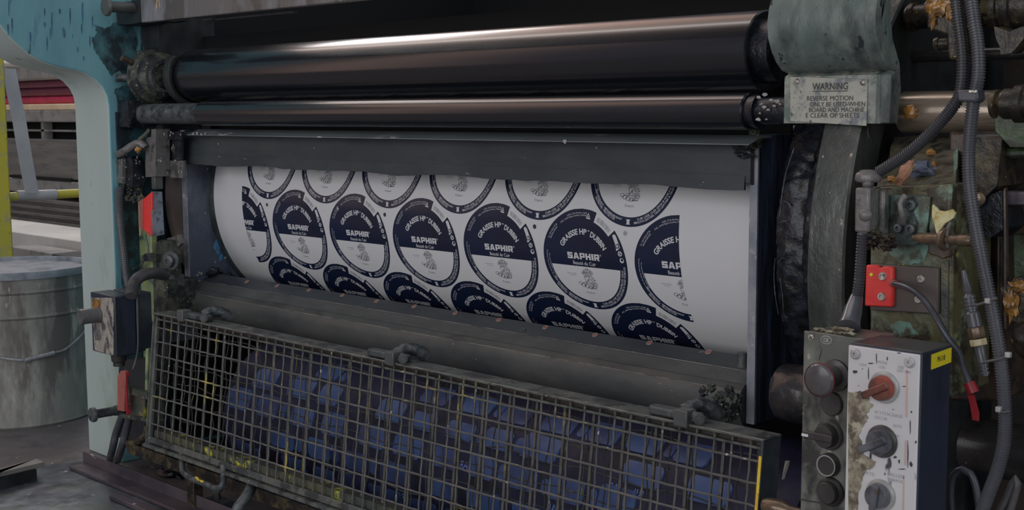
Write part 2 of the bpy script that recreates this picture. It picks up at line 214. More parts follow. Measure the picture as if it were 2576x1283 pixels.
# ------------------------------------------------------------------ mesh helpers
class MB:
    def __init__(s): s.b = bmesh.new(); s.mi = 0
    def _f(s, vs):
        try: f = s.b.faces.new(vs); f.material_index = s.mi; return f
        except ValueError: return None
    def box(s, x0, x1, y0, y1, z0, z1):
        v = [s.b.verts.new((x, y, z)) for z in (z0, z1) for y in (y0, y1) for x in (x0, x1)]
        for q in ((0, 2, 3, 1), (4, 5, 7, 6), (0, 1, 5, 4), (2, 6, 7, 3), (0, 4, 6, 2), (1, 3, 7, 5)): s._f([v[i] for i in q])
        return s
    def obox(s, c, ax, ay, az):
        """box from centre and three half-extent vectors"""
        c = Vector(c); ax, ay, az = Vector(ax), Vector(ay), Vector(az)
        v = [s.b.verts.new(c+ax*i+ay*j+az*k) for k in (-1, 1) for j in (-1, 1) for i in (-1, 1)]
        for q in ((0, 2, 3, 1), (4, 5, 7, 6), (0, 1, 5, 4), (2, 6, 7, 3), (0, 4, 6, 2), (1, 3, 7, 5)): s._f([v[i] for i in q])
        return s
    def prism(s, pts, vec):
        vec = Vector(vec); a = [s.b.verts.new(p) for p in pts]; b = [s.b.verts.new(Vector(p)+vec) for p in pts]; n = len(a)
        s._f(a[::-1]); s._f(b)
        for i in range(n): s._f((a[i], a[(i+1) % n], b[(i+1) % n], b[i]))
        return s
    def revolve(s, p0, d, prof, seg=40, a0=0, a1=2*PI, cap=True):
        """prof: list of (distance along d, radius)"""
        p0 = Vector(p0); d = Vector(d).normalized(); e = Vector((0, 0, 1)) if abs(d.z) < .9 else Vector((0, 1, 0))
        e1 = d.cross(e).normalized(); e2 = d.cross(e1).normalized(); full = abs(a1-a0-2*PI) < 1e-6
        rings = []; k = seg if full else seg+1
        for t, r in prof:
            if r <= 1e-7: rings.append([s.b.verts.new(p0+d*t)]); continue
            rings.append([s.b.verts.new(p0+d*t+(e1*math.cos(a0+(a1-a0)*i/seg)+e2*math.sin(a0+(a1-a0)*i/seg))*r) for i in range(k)])
        for A, B in zip(rings, rings[1:]):
            for i in range(seg if full else seg):
                j = (i+1) % k
                if len(A) == 1 and len(B) == 1: continue
                if len(A) == 1: s._f((A[0], B[j], B[i]))
                elif len(B) == 1: s._f((A[i], A[j], B[0]))
                else: s._f((A[i], A[j], B[j], B[i]))
        if cap:
            for R, fl in ((rings[0], 0), (rings[-1], 1)):
                if len(R) > 2: s._f(R[::-1] if fl == 0 else R)
        return s
    def cyl(s, p0, p1, r0, r1=None, seg=28):
        p0, p1 = Vector(p0), Vector(p1); r1 = r0 if r1 is None else r1
        return s.revolve(p0, p1-p0, [(0, r0), ((p1-p0).length, r1)], seg)
    def tube(s, path, r, seg=12, ribs=None, step=.004):
        """smooth tube through the points; ribs=(pitch, depth) makes it corrugated"""
        pts = spline(path, step if not ribs else ribs[0]/4)
        n = len(pts); prev = None; rings = []
        for i, p in enumerate(pts):
            t = (pts[min(i+1, n-1)]-pts[max(i-1, 0)]).normalized()
            if prev is None: e = t.orthogonal().normalized()
            else: e = (prev-t*prev.dot(t)).normalized()
            prev = e; f = t.cross(e)
            rr = r(i/(n-1)) if callable(r) else r
            if ribs: rr = rr-(ribs[1] if i % 4 in (0, 1) else 0)
            rings.append([s.b.verts.new(p+(e*math.cos(2*PI*k/seg)+f*math.sin(2*PI*k/seg))*rr) for k in range(seg)])
        for A, B in zip(rings, rings[1:]):
            for k in range(seg): s._f((A[k], A[(k+1) % seg], B[(k+1) % seg], B[k]))
        s._f(rings[0][::-1]); s._f(rings[-1])
        return s
    def blob(s, c, rad, amp=.35, freq=2.2, sub=3, seed=0):
        t = bmesh.new(); bmesh.ops.create_icosphere(t, subdivisions=sub, radius=1)
        c = Vector(c); rad = Vector(rad); m = {}
        for v in t.verts:
            k = 1+amp*noise.noise(v.co*freq+Vector((seed*3.1, seed, 0)))*1.6
            m[v] = s.b.verts.new(Vector((v.co.x*rad.x, v.co.y*rad.y, v.co.z*rad.z))*k+c)
        for f in t.faces: s._f([m[v] for v in f.verts])
        t.free(); return s
    def cut(s, size):
        for _ in range(6):
            es = [e for e in s.b.edges if e.calc_length() > size]
            if not es: break
            bmesh.ops.subdivide_edges(s.b, edges=es, cuts=1, use_grid_fill=True)
        return s
    def lump(s, size, amp, freq, seed=0):
        """cut the faces up and push them about so the surface looks caked"""
        s.cut(size); s.b.normal_update()
        for v in s.b.verts:
            q = v.co*freq+Vector((seed, seed*2.3, 0)); v.co += v.normal*amp*(noise.noise(q)+.5*noise.noise(q*2.3))
        return s
    def text(s, string, org, ux, uy, width=None, height=None, bold=0, depth=.0003, center=True):
        """flat lettering in the plane (ux, uy); width or height in metres"""
        V, F, w_, h_ = glyphs(string, bold); ux = Vector(ux).normalized(); uy = Vector(uy).normalized()
        if width and height: kx, ky = width/w_, height/h_
        elif width: kx = ky = width/w_
        else: kx = ky = height/h_
        o = Vector(org); nrm = ux.cross(uy)*depth; vs = [s.b.verts.new(o+nrm+ux*((x-(w_/2 if center else 0))*kx)+uy*((y-(h_/2 if center else 0))*ky)) for x, y in V]
        for f in F: s._f([vs[i] for i in f])
        return s

def spline(path, step):
    path = [Vector(p) for p in path]
    if len(path) == 2: n = max(2, int((path[1]-path[0]).length/step)); return [path[0].lerp(path[1], i/n) for i in range(n+1)]
    P_ = [path[0]*2-path[1]]+path+[path[-1]*2-path[-2]]; out_ = []
    for i in range(1, len(P_)-2):
        a, b, c, d = P_[i-1:i+3]; n = max(1, int((c-b).length/step))
        for k in range(n):
            t = k/n; out_.append(.5*((2*b)+(c-a)*t+(2*a-5*b+4*c-d)*t*t+(3*b-a-3*c+d)*t**3))
    out_.append(path[-1]); return out_

_gl = {}
def glyphs(string, bold=0):
    key = (string, bold)
    if key in _gl: return _gl[key]
    cu = bpy.data.curves.new('t', 'FONT'); cu.body = string; cu.size = 1; cu.offset = bold; cu.resolution_u = 3; cu.fill_mode = 'FRONT'
    o = bpy.data.objects.new('t', cu); C.objects.link(o); bpy.context.view_layer.update()
    me = bpy.data.meshes.new_from_object(o.evaluated_get(bpy.context.evaluated_depsgraph_get()))
    V = [(v.co.x, v.co.y) for v in me.vertices]; F = [tuple(p.vertices) for p in me.polygons]
    x0 = min(v[0] for v in V); x1 = max(v[0] for v in V); y0 = min(0, min(v[1] for v in V)); y1 = max(v[1] for v in V)
    V = [(x-x0, y-min(v[1] for v in V)) for x, y in V] if False else [(x-x0, y-y0) for x, y in V]
    bpy.data.objects.remove(o); bpy.data.curves.remove(cu); bpy.data.meshes.remove(me)
    _gl[key] = (V, F, x1-x0, y1-y0); return _gl[key]

def obj(name, mb, mats, parent=None, bevel=0, smooth=True, angle=38):
    """link the collected shapes as ONE mesh object; its origin sits at the parent's or at its own base"""
    b = mb.b if isinstance(mb, MB) else mb
    bmesh.ops.recalc_face_normals(b, faces=b.faces[:]) if not getattr(mb, 'keep', False) else None
    me = bpy.data.meshes.new(name); b.to_mesh(me); b.free()
    if not isinstance(mats, (list, tuple)): mats = [mats]
    for m in mats: me.materials.append(M[m] if isinstance(m, str) else m)
    o = bpy.data.objects.new(name, me); C.objects.link(o)
    if parent is not None:
        org = parent['_o'] if '_o' in parent else (0, 0, 0); org = Vector(org); o.parent = parent; base = org
        o['_o'] = tuple(org)
    else:
        xs = [v.co.x for v in me.vertices]; ys = [v.co.y for v in me.vertices]; zs = [v.co.z for v in me.vertices]
        base = Vector(((min(xs)+max(xs))/2, (min(ys)+max(ys))/2, min(zs))); o.location = base; o['_o'] = tuple(base)
    me.transform(Matrix.Translation(-base))
    if parent is not None: o.location = (0, 0, 0)
    if smooth:
        me.polygons.foreach_set('use_smooth', [True]*len(me.polygons)); me.set_sharp_from_angle(angle=math.radians(angle))
    if bevel:
        md = o.modifiers.new('bevel', 'BEVEL'); md.width = bevel; md.segments = 2; md.limit_method = 'ANGLE'; md.angle_limit = math.radians(40)
    return o

def tag(o, label, cat, group=None):
    o['label'] = label; o['category'] = cat
    if group: o['group'] = group
    return o
def thing(name, loc, label, cat, group=None):
    o = bpy.data.objects.new(name, None); C.objects.link(o); o.location = loc; o['_o'] = tuple(loc); o.empty_display_size = .02
    return tag(o, label, cat, group)
def struct(o): o['kind'] = 'structure'; return o
def lab(o, s): o['label'] = s; return o
def copy_tree(o, loc, label=None):
    r = o.copy(); C.objects.link(r); r.location = loc
    if label: r['label'] = label
    for ch in o.children:
        c = ch.copy(); C.objects.link(c); c.parent = r
        for g in ch.children:
            d = g.copy(); C.objects.link(d); d.parent = c
    return r
def Yp(pix, Y): return [P(x, y, Y=Y) for x, y in pix]
def Xp(pix, X): return [P(x, y, X=X) for x, y in pix]
XV, YV, ZV = Vector((1, 0, 0)), Vector((0, 1, 0)), Vector((0, 0, 1))

# ================================================================== the hall
Z0 = HC
m = MB().box(-9, 3.5, -4, 7, -.05, 0); struct(obj('floor', m, 'floor', smooth=False))
m = MB().box(-9, 3.5, 6.9, 7, 0, 5); struct(obj('wall_back', m, 'wallm', smooth=False))
m = MB().box(-9, -8.9, -4, 6.9, 0, 5); struct(obj('wall_left', m, 'wallm', smooth=False))

# ------------------------------------------------------------------ left background
YB = 2.6
def hz(y, x=100, Y=YB): return P(x, y, Y=Y).z
def ybox(name, y0, y1, dY, mm, label, cat, x0=-7.5, x1=-3.4, Y=YB, bev=.004, group=None):
    return tag(obj(name, MB().box(x0, x1, Y, Y+dY, hz(y1, Y=Y), hz(y0, Y=Y)), mm, bevel=bev), label, cat, group)
sh = thing('conveyor_bench', (-5.4, YB+.3, 0), 'long grey conveyor bench with ribbed sides beyond the mint frame', 'conveyor')
obj('top_rail', MB().box(-7.5, -3.4, YB, YB+.5, hz(307), hz(277)), 'grey_steel', sh, bevel=.006)
obj('dark_recess', MB().box(-7.5, -3.4, YB+.08, YB+.5, hz(352), hz(307)), 'void', sh)
obj('thin_rail', MB().box(-7.5, -3.4, YB+.02, YB+.05, hz(331), hz(326)), 'grey_steel', sh)
obj('upright', MB().box(P(104, 340, Y=YB+.02).x, P(111, 340, Y=YB+.02).x, YB+.02, YB+.06, hz(352), hz(307)), 'grey_steel', sh)
obj('side_panel', MB().box(-7.5, -3.4, YB+.01, YB+.45, hz(447), hz(350)), 'conveyor', sh, bevel=.004)
obj('slot', MB().box(P(30, 450, Y=YB).x, P(178, 455, Y=YB).x, YB-.002, YB+.3, hz(452), hz(444)), 'void', sh)
obj('lower_panel', MB().box(-7.5, -3.4, YB+.0, YB+.45, hz(487), hz(452)), 'grey_steel', sh, bevel=.004)
m = MB()
for i in range(9): m.box(-7.5, -3.4, YB-.02+(i % 2)*.012, YB+.4, hz(500+i*8.6+8.6), hz(500+i*8.6))
obj('ribbed_panel', m, 'conveyor', sh, bevel=.002)
obj('base_rail', MB().box(-7.5, -3.4, YB-.1, YB+.4, hz(590), hz(577)), 'grey_steel', sh, bevel=.003)
m = MB()
for x in (-7.2, -5.5, -3.8): m.box(x, x+.06, YB+.1, YB+.16, 0, hz(585))
obj('leg', m, 'grey_steel', sh)
ybox('beige_board', 262, 277, .3, 'beige', 'beige board lying along the conveyor bench under the red rolls', 'board')
rr = [(246, 9, 'red_roll', 'bright crimson roll lying lowest on the beige board'), (226, 9.5, 'wine_roll', 'wine red roll in the middle of the three stacked rolls'), (207, 9, 'wine_roll', 'dark wine red roll lying topmost in the stack of rolls')]
zz = hz(262)
for yy, rp, mm, lb in rr:
    r = rp*1.05*6.1/FPX; tag(obj('fabric_roll', MB().cyl((-7.4, YB+.07, zz+r), (-3.4, YB+.07, zz+r), r), mm), lb, 'roll', 'rolls stacked on the bench'); zz += 2*r
m = MB().cyl(P(15, 160, Y=YB+.02), P(15, 160, Y=YB+.02)+Vector((.14, 0, -.004)), .016)
t_ = thing('machine_block', (-5.5, YB+.32, zz), 'grey steel block lying on top of the stacked rolls', 'block')
obj('body', MB().box(-7.4, -3.4, YB+.02, YB+.3, zz, zz+.10), 'grey_steel', t_, bevel=.01)
m.mi = 0; obj('spindle', m, 'off_white', t_)
ybox('white_board', 592, 642, .25, 'off_white', 'off white board lying low beyond the pail', 'board', Y=YB-.5, x1=-3.1)
ob = bpy.data.objects['white_board']
ybox('grey_slab', 632, 648, .1, 'grey_steel', 'thin grey slab just behind the rim of the pail', 'slab', Y=1.95, x0=P(25, 640, Y=1.95).x, x1=P(128, 640, Y=1.95).x)
ybox('dark_slab', 634, 648, .1, 'black', 'short dark slab beside the grey slab behind the pail', 'slab', Y=1.95, x0=P(129, 640, Y=1.95).x, x1=-3.0)
for nm in ('white_board', 'grey_slab', 'dark_slab'):
    o = bpy.data.objects[nm]; b = bmesh.new(); b.from_mesh(o.data)
    lo = min(v.co.z for v in b.verts)
    for v in b.verts:
        if v.co.z <= lo+1e-4: v.co.z -= o.location.z
    b.to_mesh(o.data); b.free()

# yellow guard post and rail
pc = P(-14, 400, d=3.0); YX, YY = pc.x, pc.y
t_ = thing('safety_barrier', (YX, YY, 0), 'chipped yellow barrier post and rail standing behind the pail', 'barrier')
hp = .024
obj('post', MB().box(YX-hp, YX+hp, YY-hp, YY+hp, 0, 1.25), 'yellow', t_, bevel=.004)
zr = P(100, 491, X=YX).z
obj('rail', MB().cyl((YX, YY, zr), (YX, 2.6, zr), .0105), 'yellow', t_)
m = MB(); m.tube([P(42, 492, X=YX+.001), P(95, 491, X=YX+.001), P(140, 489, X=YX+.001)], .0125)
tag(obj('tape_wrap', m, 'tape'), 'grey duct tape wound round the yellow rail', 'tape')
def ribbon(pts, wvec, th):
    b = MB(); pts = [Vector(p) for p in pts]; rows = []
    for p in pts:
        rows.append([b.b.verts.new(p+wvec*i+th*j) for i, j in ((-1, -1), (1, -1), (1, 1), (-1, 1))])
    for A, B in zip(rows, rows[1:]):
        for k in range(4): b._f((A[k], A[(k+1) % 4], B[(k+1) % 4], B[k]))
    b._f(rows[0][::-1]); b._f(rows[-1]); return b
wv = (P(92, 450, X=YX+.02)-P(76, 450, X=YX+.02))*1.05
path = spline([P(22, 172, X=YX+.02), P(34, 235, X=YX+.022), P(46, 290, X=YX+.02), P(56, 350, X=YX+.022), P(70, 430, X=YX+.02), P(81, 485, X=YX+.017)], .01)
tag(obj('tape_strap', ribbon(path, wv, Vector((.0012, 0, 0))), 'tape'), 'wide grey duct tape strap hanging slanting down to the yellow rail', 'tape')

# pail
PR = .15
f0 = P(50, 1080, Z=0); dv = Vector((f0.x, f0.y, 0)).normalized(); pcn = f0+dv*PR
ptop = P(45, 688, X=f0.x).z
t_ = thing('pail', (pcn.x, pcn.y, 0), 'weathered grey metal pail with a wire bail behind the mint frame', 'pail')
h = ptop
obj('body', MB().revolve((pcn.x, pcn.y, 0), ZV, [(0, PR-.004), (0, PR), (.004, PR+.003), (.008, PR), (h*.70, PR+.001), (h*.715, PR+.005), (h*.73, PR+.001), (h*.86, PR+.001), (h*.875, PR+.005), (h*.89, PR+.001), (h-.006, PR+.002)], 64, cap=False), 'pail', t_)
obj('rim', MB().revolve((pcn.x, pcn.y, h-.012), ZV, [(0, PR+.001), (.0, PR+.006), (.008, PR+.008), (.014, PR+.006), (.014, PR), (.004, PR-.002)], 64, cap=False), 'pail_lid', t_)
obj('lid', MB().revolve((pcn.x, pcn.y, h-.012), ZV, [(0, PR-.001), (.006, PR-.012), (.008, .10), (.012, .09), (.011, 0)], 48, cap=False), 'pail_lid', t_)
dfr = -dv; side = Vector((-dfr.y, dfr.x, 0))
def around(a, z, rr=PR+.008): return pcn+(dfr*math.cos(a)+side*math.sin(a))*rr+ZV*z
b0 = [around(a, h*zf) for a, zf in ((-1.5, .72), (-1.1, .66), (-.7, .57), (-.3, .49), (.0, .455), (.12, .45))]
b1 = [around(a, h*zf) for a, zf in ((.45, .475), (.62, .49), (.9, .56), (1.2, .64), (1.5, .72))]
ba = obj('bail', MB().tube(b0, .0022, 8), 'wire_bail', t_)
obj('bail_end', MB().tube(b1, .0022, 8), 'wire_bail', t_)
obj('grip', MB().tube([b0[-1]-(b1[0]-b0[-1]).normalized()*.005, b1[0]], .0045, 10), 'wire_bail', t_)

# floor plate, rail, plank, floor clutter
zp = .006
m = MB().prism([P(x, y, Z=zp) for x, y in ((-260, 1235), (-120, 1200), (60, 1172), (215, 1160), (214, 1168), (900, 1424), (900, 1700), (-260, 1700))], (0, 0, -.005))
tag(obj('floor_plate', m, 'floor_plate', bevel=.001), 'large oil wet steel plate covering the floor in the corner', 'plate')
yR = P(208, 1150, Z=.02).y; xL = P(208, 1150, Z=.02).x
t_ = thing('angle_rail', (xL+.6, yR-.02, 0), 'rust brown angle rail running along the floor below the guard', 'rail')
obj('upright_flange', MB().box(xL, -.9, yR, yR+.004, 0, .03), 'rail_brown', t_, bevel=.001)
obj('flat_flange', MB().box(xL+.01, -.9, yR-.030, yR, .0065, .012), 'rail_brown', t_, bevel=.001)
obj('front_channel', MB().box(P(330, 1230, Z=.015).x, -.9, yR-.066, yR-.050, .0065, .014), 'rail_brown', t_, bevel=.002)
m = MB().prism([P(x, y, Z=.034) for x, y in ((-90, 1222), (-60, 1195), (92, 1153), (112, 1162), (-90, 1210))], (0, 0, -.008))
t_ = thing('floor_plank', tuple(P(0, 1190, Z=0)), 'short grey plank lying on the floor in front of the pail', 'plank')
obj('board', m, 'plank', t_, bevel=.001)
obj('batten', MB().prism([P(x, y, Z=.026) for x, y in ((-80, 1216), (60, 1175), (92, 1180), (-80, 1222))], (0, 0, -.025)), 'black', t_)

# ================================================================== left side frame of the press
XF, XFo = -2.05, -2.172
curve = [(-160, -120), (-60, -10), (0, 62), (30, 100), (70, 135), (110, 157), (150, 170), (190, 177), (215, 185), (240, 201), (258, 221), (268, 242), (272, 266), (274, 330)]
pf = [P(x, y, X=XF) for x, y in curve]; pf[-1].y = pf[-2].y
pf = pf+[Vector((XF, pf[-1].y, 0)), Vector((XF, 3.0, 0)), Vector((XF, 3.0, 1.02)), Vector((XF, pf[0].y, 1.02))]
m = MB(); vec = Vector((XFo-XF, 0, 0)); n = len(pf)
a = [m.b.verts.new(p) for p in pf]; b = [m.b.verts.new(p+vec) for p in pf]
m._f(a); m._f(b[::-1])
for f in m.b.faces: f.material_index = 1
for i in range(n):
    f = m._f((a[i], b[i], b[(i+1) % n], a[(i+1) % n])); f.material_index = 0 if i < len(curve) else 1
fr = thing('press_frame', (-2.11, 1.5, 0), 'tall press side frame with mint front edge and teal face, left of the rollers', 'machine frame')
obj('casting', m, ['mint', 'teal'], fr, bevel=.003, angle=30)
# grimy darker lower teal face: a thin cover strip bolted along the inside
yE = pf[12].y
obj('inner_strip', MB().box(XF, XF+.004, yE+.012, 1.9, .04, P(300, 282, X=XF).z), 'teal_dark', fr)
for gp_ in ([(236, 60), (262, 74), (300, 50), (332, 58), (345, 110), (338, 170), (318, 196), (296, 176), (280, 190), (262, 160), (240, 128), (232, 96), (244, 84)], [(286, 226), (310, 214), (340, 220), (345, 262), (322, 276), (300, 262)]):
    rg_ = random.Random(len(gp_)); q_ = []
    for (xa_, ya_), (xb_, yb_) in zip(gp_, gp_[1:]+gp_[:1]):
        for k in range(5): q_.append((xa_+(xb_-xa_)*k/5+rg_.uniform(-3, 3), ya_+(yb_-ya_)*k/5+rg_.uniform(-3, 3)))
    lab(obj('grime_patch', MB().prism([P(x, y, X=XF+.0003) for x, y in q_], (.0006, 0, 0)), 'teal_grime', fr), 'black grime over the teal paint')
m = MB()
for (x, y, l, wd) in ((22, 0, 42, 3), (30, 45, 40, 3.5), (26, -20, 30, 2.5), (76, 80, 28, 4), (112, 55, 14, 5), (130, 30, 60, 3), (126, 70, 30, 2.5), (207, 5, 60, 4), (232, 40, 30, 2.5), (195, 118, 14, 2.5), (210, 140, 14, 2.5), (160, 110, 10, 2.5), (48, 68, 8, 3), (150, 22, 14, 5), (20, 60, 30, 4), (112, 20, 22, 3), (118, 90, 40, 3), (176, 20, 40, 3), (205, 60, 26, 3.5), (226, 90, 30, 3), (296, 240, 40, 2.5)):
    if l < 13: continue
    wd *= .6; q = [P(x+dx*wd, y+dy*l, X=XF+.0004) for dx, dy in ((-.4, 0), (.5, .05), (.9, .5), (.5, .8), (.1, 1), (-.3, .75), (-.8, .4))]
    m = MB().prism(q, (.0004, 0, 0)); obj('ink_drip', m, 'blue_drip', fr)

# machine interior behind the rollers, black sheets added to paint its shade
mc = thing('machine_housing', (-1.3, 2.0, 0), 'black interior housing with added shade sheets behind the rollers', 'machine housing')
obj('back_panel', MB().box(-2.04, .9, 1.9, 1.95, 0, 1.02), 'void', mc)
obj('front_shade_sheet', MB().box(-2.03, -.80, 1.219, 1.224, HC-.055, HC+.13), 'void', mc)
obj('corner_shade_sheet', MB().box(-2.03, -1.93, 1.172, 1.176, HC-.030, HC+.03), 'void', mc)
obj('left_shade_sheet', MB().box(-2.044, -2.036, 1.17, 1.9, .02, 1.02), 'void', mc)
obj('floor_pan', MB().box(-2.04, -.6, 1.12, 1.9, 0.001, .012), 'black', mc)

# top crossbar
zb = P(355, 57, Y=1.05).z; xb = P(355, 57, Y=1.05).x
t_ = thing('cross_beam', (-1.3, 1.10, .8), 'worn grey steel cross beam above the upper roller', 'beam')
obj('face_plate', MB().box(xb, -.30, 1.05, 1.062, zb, zb+.30), 'crossbar', t_, bevel=.0015)
obj('lip', MB().box(P(535, 58, Y=1.08).x, P(760, 50, Y=1.08).x, 1.066, 1.074, zb-.006, zb-.003), 'black', t_)
obj('hanger', MB().box(P(535, 58, Y=1.08).x, P(560, 50, Y=1.08).x, 1.0625, 1.068, zb-.005, zb+.01), 'black', t_)

# ------------------------------------------------------------------ rollers
def roller(name, Yc, Zc, R, x0, x1, label, prof_l, prof_r, sleeve='rubber_roll'):
    t = thing(name, ((x0+x1)/2, Yc, Zc-R), label, 'roller')
    obj('sleeve', MB().revolve((x0, Yc, Zc), XV, [(0, R-.006), (0, R-.0015), (.0015, R), (x1-x0-.0015, R), (x1-x0, R-.0015), (x1-x0, R-.006)], 96), sleeve, t, angle=30)
    for nm, pr, d, X_, mm in (('left_journal', prof_l, -XV, x0, 'steel_dark'), ('right_journal', prof_r, XV, x1, 'grease')):
        obj('journal', MB().revolve((X_, Yc, Zc), d, pr, 40), mm, t, angle=30)
    return t
yU, RU = 1.165, .0430; zU = HC+.0525*1.165
xU0, xU1 = P(456, 165, Y=yU-RU*.6).x, P(1874, 100, Y=yU-RU).x
up = roller('upper_roller', yU, zU, RU, xU0, xU1, 'thick glossy dark upper roller spanning the press', [(0, .020), (.05, .020), (.05, .012), (.10, .012)], [(0, .034), (.02, .034), (.02, .02), (.05, .02)])
yL, RL = 1.115, .0190; zL = HC+(.0158-RL/1.115)*1.115
xL0, xL1 = P(491, 295, Y=yL-RL*.8).x, P(1869, 250, Y=yL-RL*.8).x
xl = P(330, 290, Y=yL-.02).x
lo = roller('lower_roller', yL, zL, RL, xL0, xL1, 'slimmer glossy dark lower roller just above the slate beam', [(0, .0168), (xL0-xl-.012, .0168), (xL0-xl-.008, .0185), (xL0-xl, .0185)], [(0, .016), (.012, .018), (.012, .014), (.05, .0145)])
m = MB(); m.revolve((xU0+.003, yU, zU), -XV, [(0, RU+.002), (0, RU+.008), (.012, RU+.010), (.024, RU+.006), (.032, RU-.006), (.038, RU-.02)], 48, a0=PI*.28, a1=PI*1.22, cap=False)
o = obj('end_guard', m, 'flange', up); md = o.modifiers.new('s', 'SOLIDIFY'); md.thickness = .003
# left bearing of the upper roller
bx = xU0-.040
t_ = thing('roller_bearing', (bx-.04, yU, zU-.04), 'grimy olive bearing housing at the left end of the upper roller', 'bearing')
m = MB().revolve((bx, yU-.034, zU), -XV, [(0, .0), (0, .012), (.002, .034), (.010, .040), (.022, .040), (.026, .046), (.040, .048), (.048, .036), (.060, .034)], 44); m.lump(.006, .0015, 90, 2)
obj('body', m, 'grease_olive', t_)
obj('ring', MB().revolve((bx+.004, yU-.034, zU), -XV, [(0, .022), (0, .027), (.006, .029), (.006, .022)], 44, cap=False), 'steel_dark', t_)
obj('grease_nipple', MB().cyl((bx-.03, yU-.078, zU+.022), (bx-.03, yU-.095, zU+.03), .005), 'brass', t_)
obj('spindle', MB().cyl((bx-.05, yU-.06, zU-.002), (bx-.05-.02, yU-.085, zU-.002), .007), 'steel_dark', t_)
m = MB().box(XF+.004, bx-.02, yU-.03, yU+.08, zU-.09, zU+.10); m.lump(.012, .005, 30, 5)
obj('bracket', m, 'black', t_)
t_ = lo
m = MB().box(XF+.004, xl+.01, yL-.03, yL+.04, zL-.022, zL+.022); m.lump(.008, .0025, 60, 7)
obj('bearing_block', m, 'grease', lo)
m = MB()
for i, (x, y, s_) in enumerate(((1908, 245, 5), (1925, 238, 6), (1940, 252, 5), (1915, 262, 4), (1955, 255, 6), (1922, 270, 5), (1948, 266, 4), (1912, 285, 3), (1932, 276, 4), (1962, 262, 3), (1907, 300, 6), (1928, 300, 3))):
    p = P(x, y, Y=yL-.016); m.blob(p, (s_*.0005, .0006, s_*.00028), .5, 3, 2, i)
obj('paint_flakes', m, 'smear_white', lo)
# threaded pins with round heads
def pin(name, px, py, X, L, rh, rs, label, mm='steel_dark'):
    p = P(px, py, X=X); t = thing(name, tuple(p), label, 'pin')
    obj('head', MB().revolve(p, YV, [(0, 0), (0, rh*.9), (.002, rh), (.006, rh), (.008, rh*.8)], 32), mm, t)
    obj('shank', MB().revolve(p+YV*.006, YV, [(0, rs), (L*.4, rs), (L*.4, rs*1.15), (L*.6, rs*1.15), (L*.6, rs), (L, rs)], 24), mm, t)
pin('frame_pin', 263, 16, -1.99, .13, .0155, .009, 'steel pin with a round head sticking out near the top of the teal face', 'steel_bar')
pin('guard_pin', 229, 1044, -1.98, .09, .0125, .0075, 'dark round headed pin sticking out low beside the mint frame edge')

# ================================================================== plate cylinder
R, YC, ZC = .20346, 1.40417, HC-.14423
XW0, XW1 = -1.9402, -.812
pcyl = thing('plate_cylinder', ((XW0+XW1)/2, YC, ZC-R), 'large printing cylinder wrapped in a white sheet of round labels', 'cylinder')
obj('core', MB().revolve((XW0-.03, YC, ZC), XV, [(0, R-.08), (0, R-.004), (.002, R), (.010, R), (.012, R-.004), (.026, R-.004), (.028, R-.002), (XW1-XW0+.03, R-.002)], 160), 'cyl_end', pcyl, angle=25)
obj('end_ring', MB().revolve((XW0-.019, YC, ZC), XV, [(0, R-.003), (.001, R-.0005), (.010, R+.0005), (.017, R-.0005), (.018, R-.003)], 160, cap=False), 'ring_mid', pcyl, angle=25)
obj('white_sheet', MB().revolve((XW0, YC, ZC), XV, [(0, R-.002), (0, R), (XW1-XW0, R), (XW1-XW0, R-.002)], 240, cap=False), 'sheet', pcyl, angle=25)
DL, PX, X0L, S0L, ROWS, ECC = .14, .15257, -1.700706, -.04494, .117138, .9675
LM = ['navy', 'white_ink', 'black_ink', 'grey_ink', 'sheet']
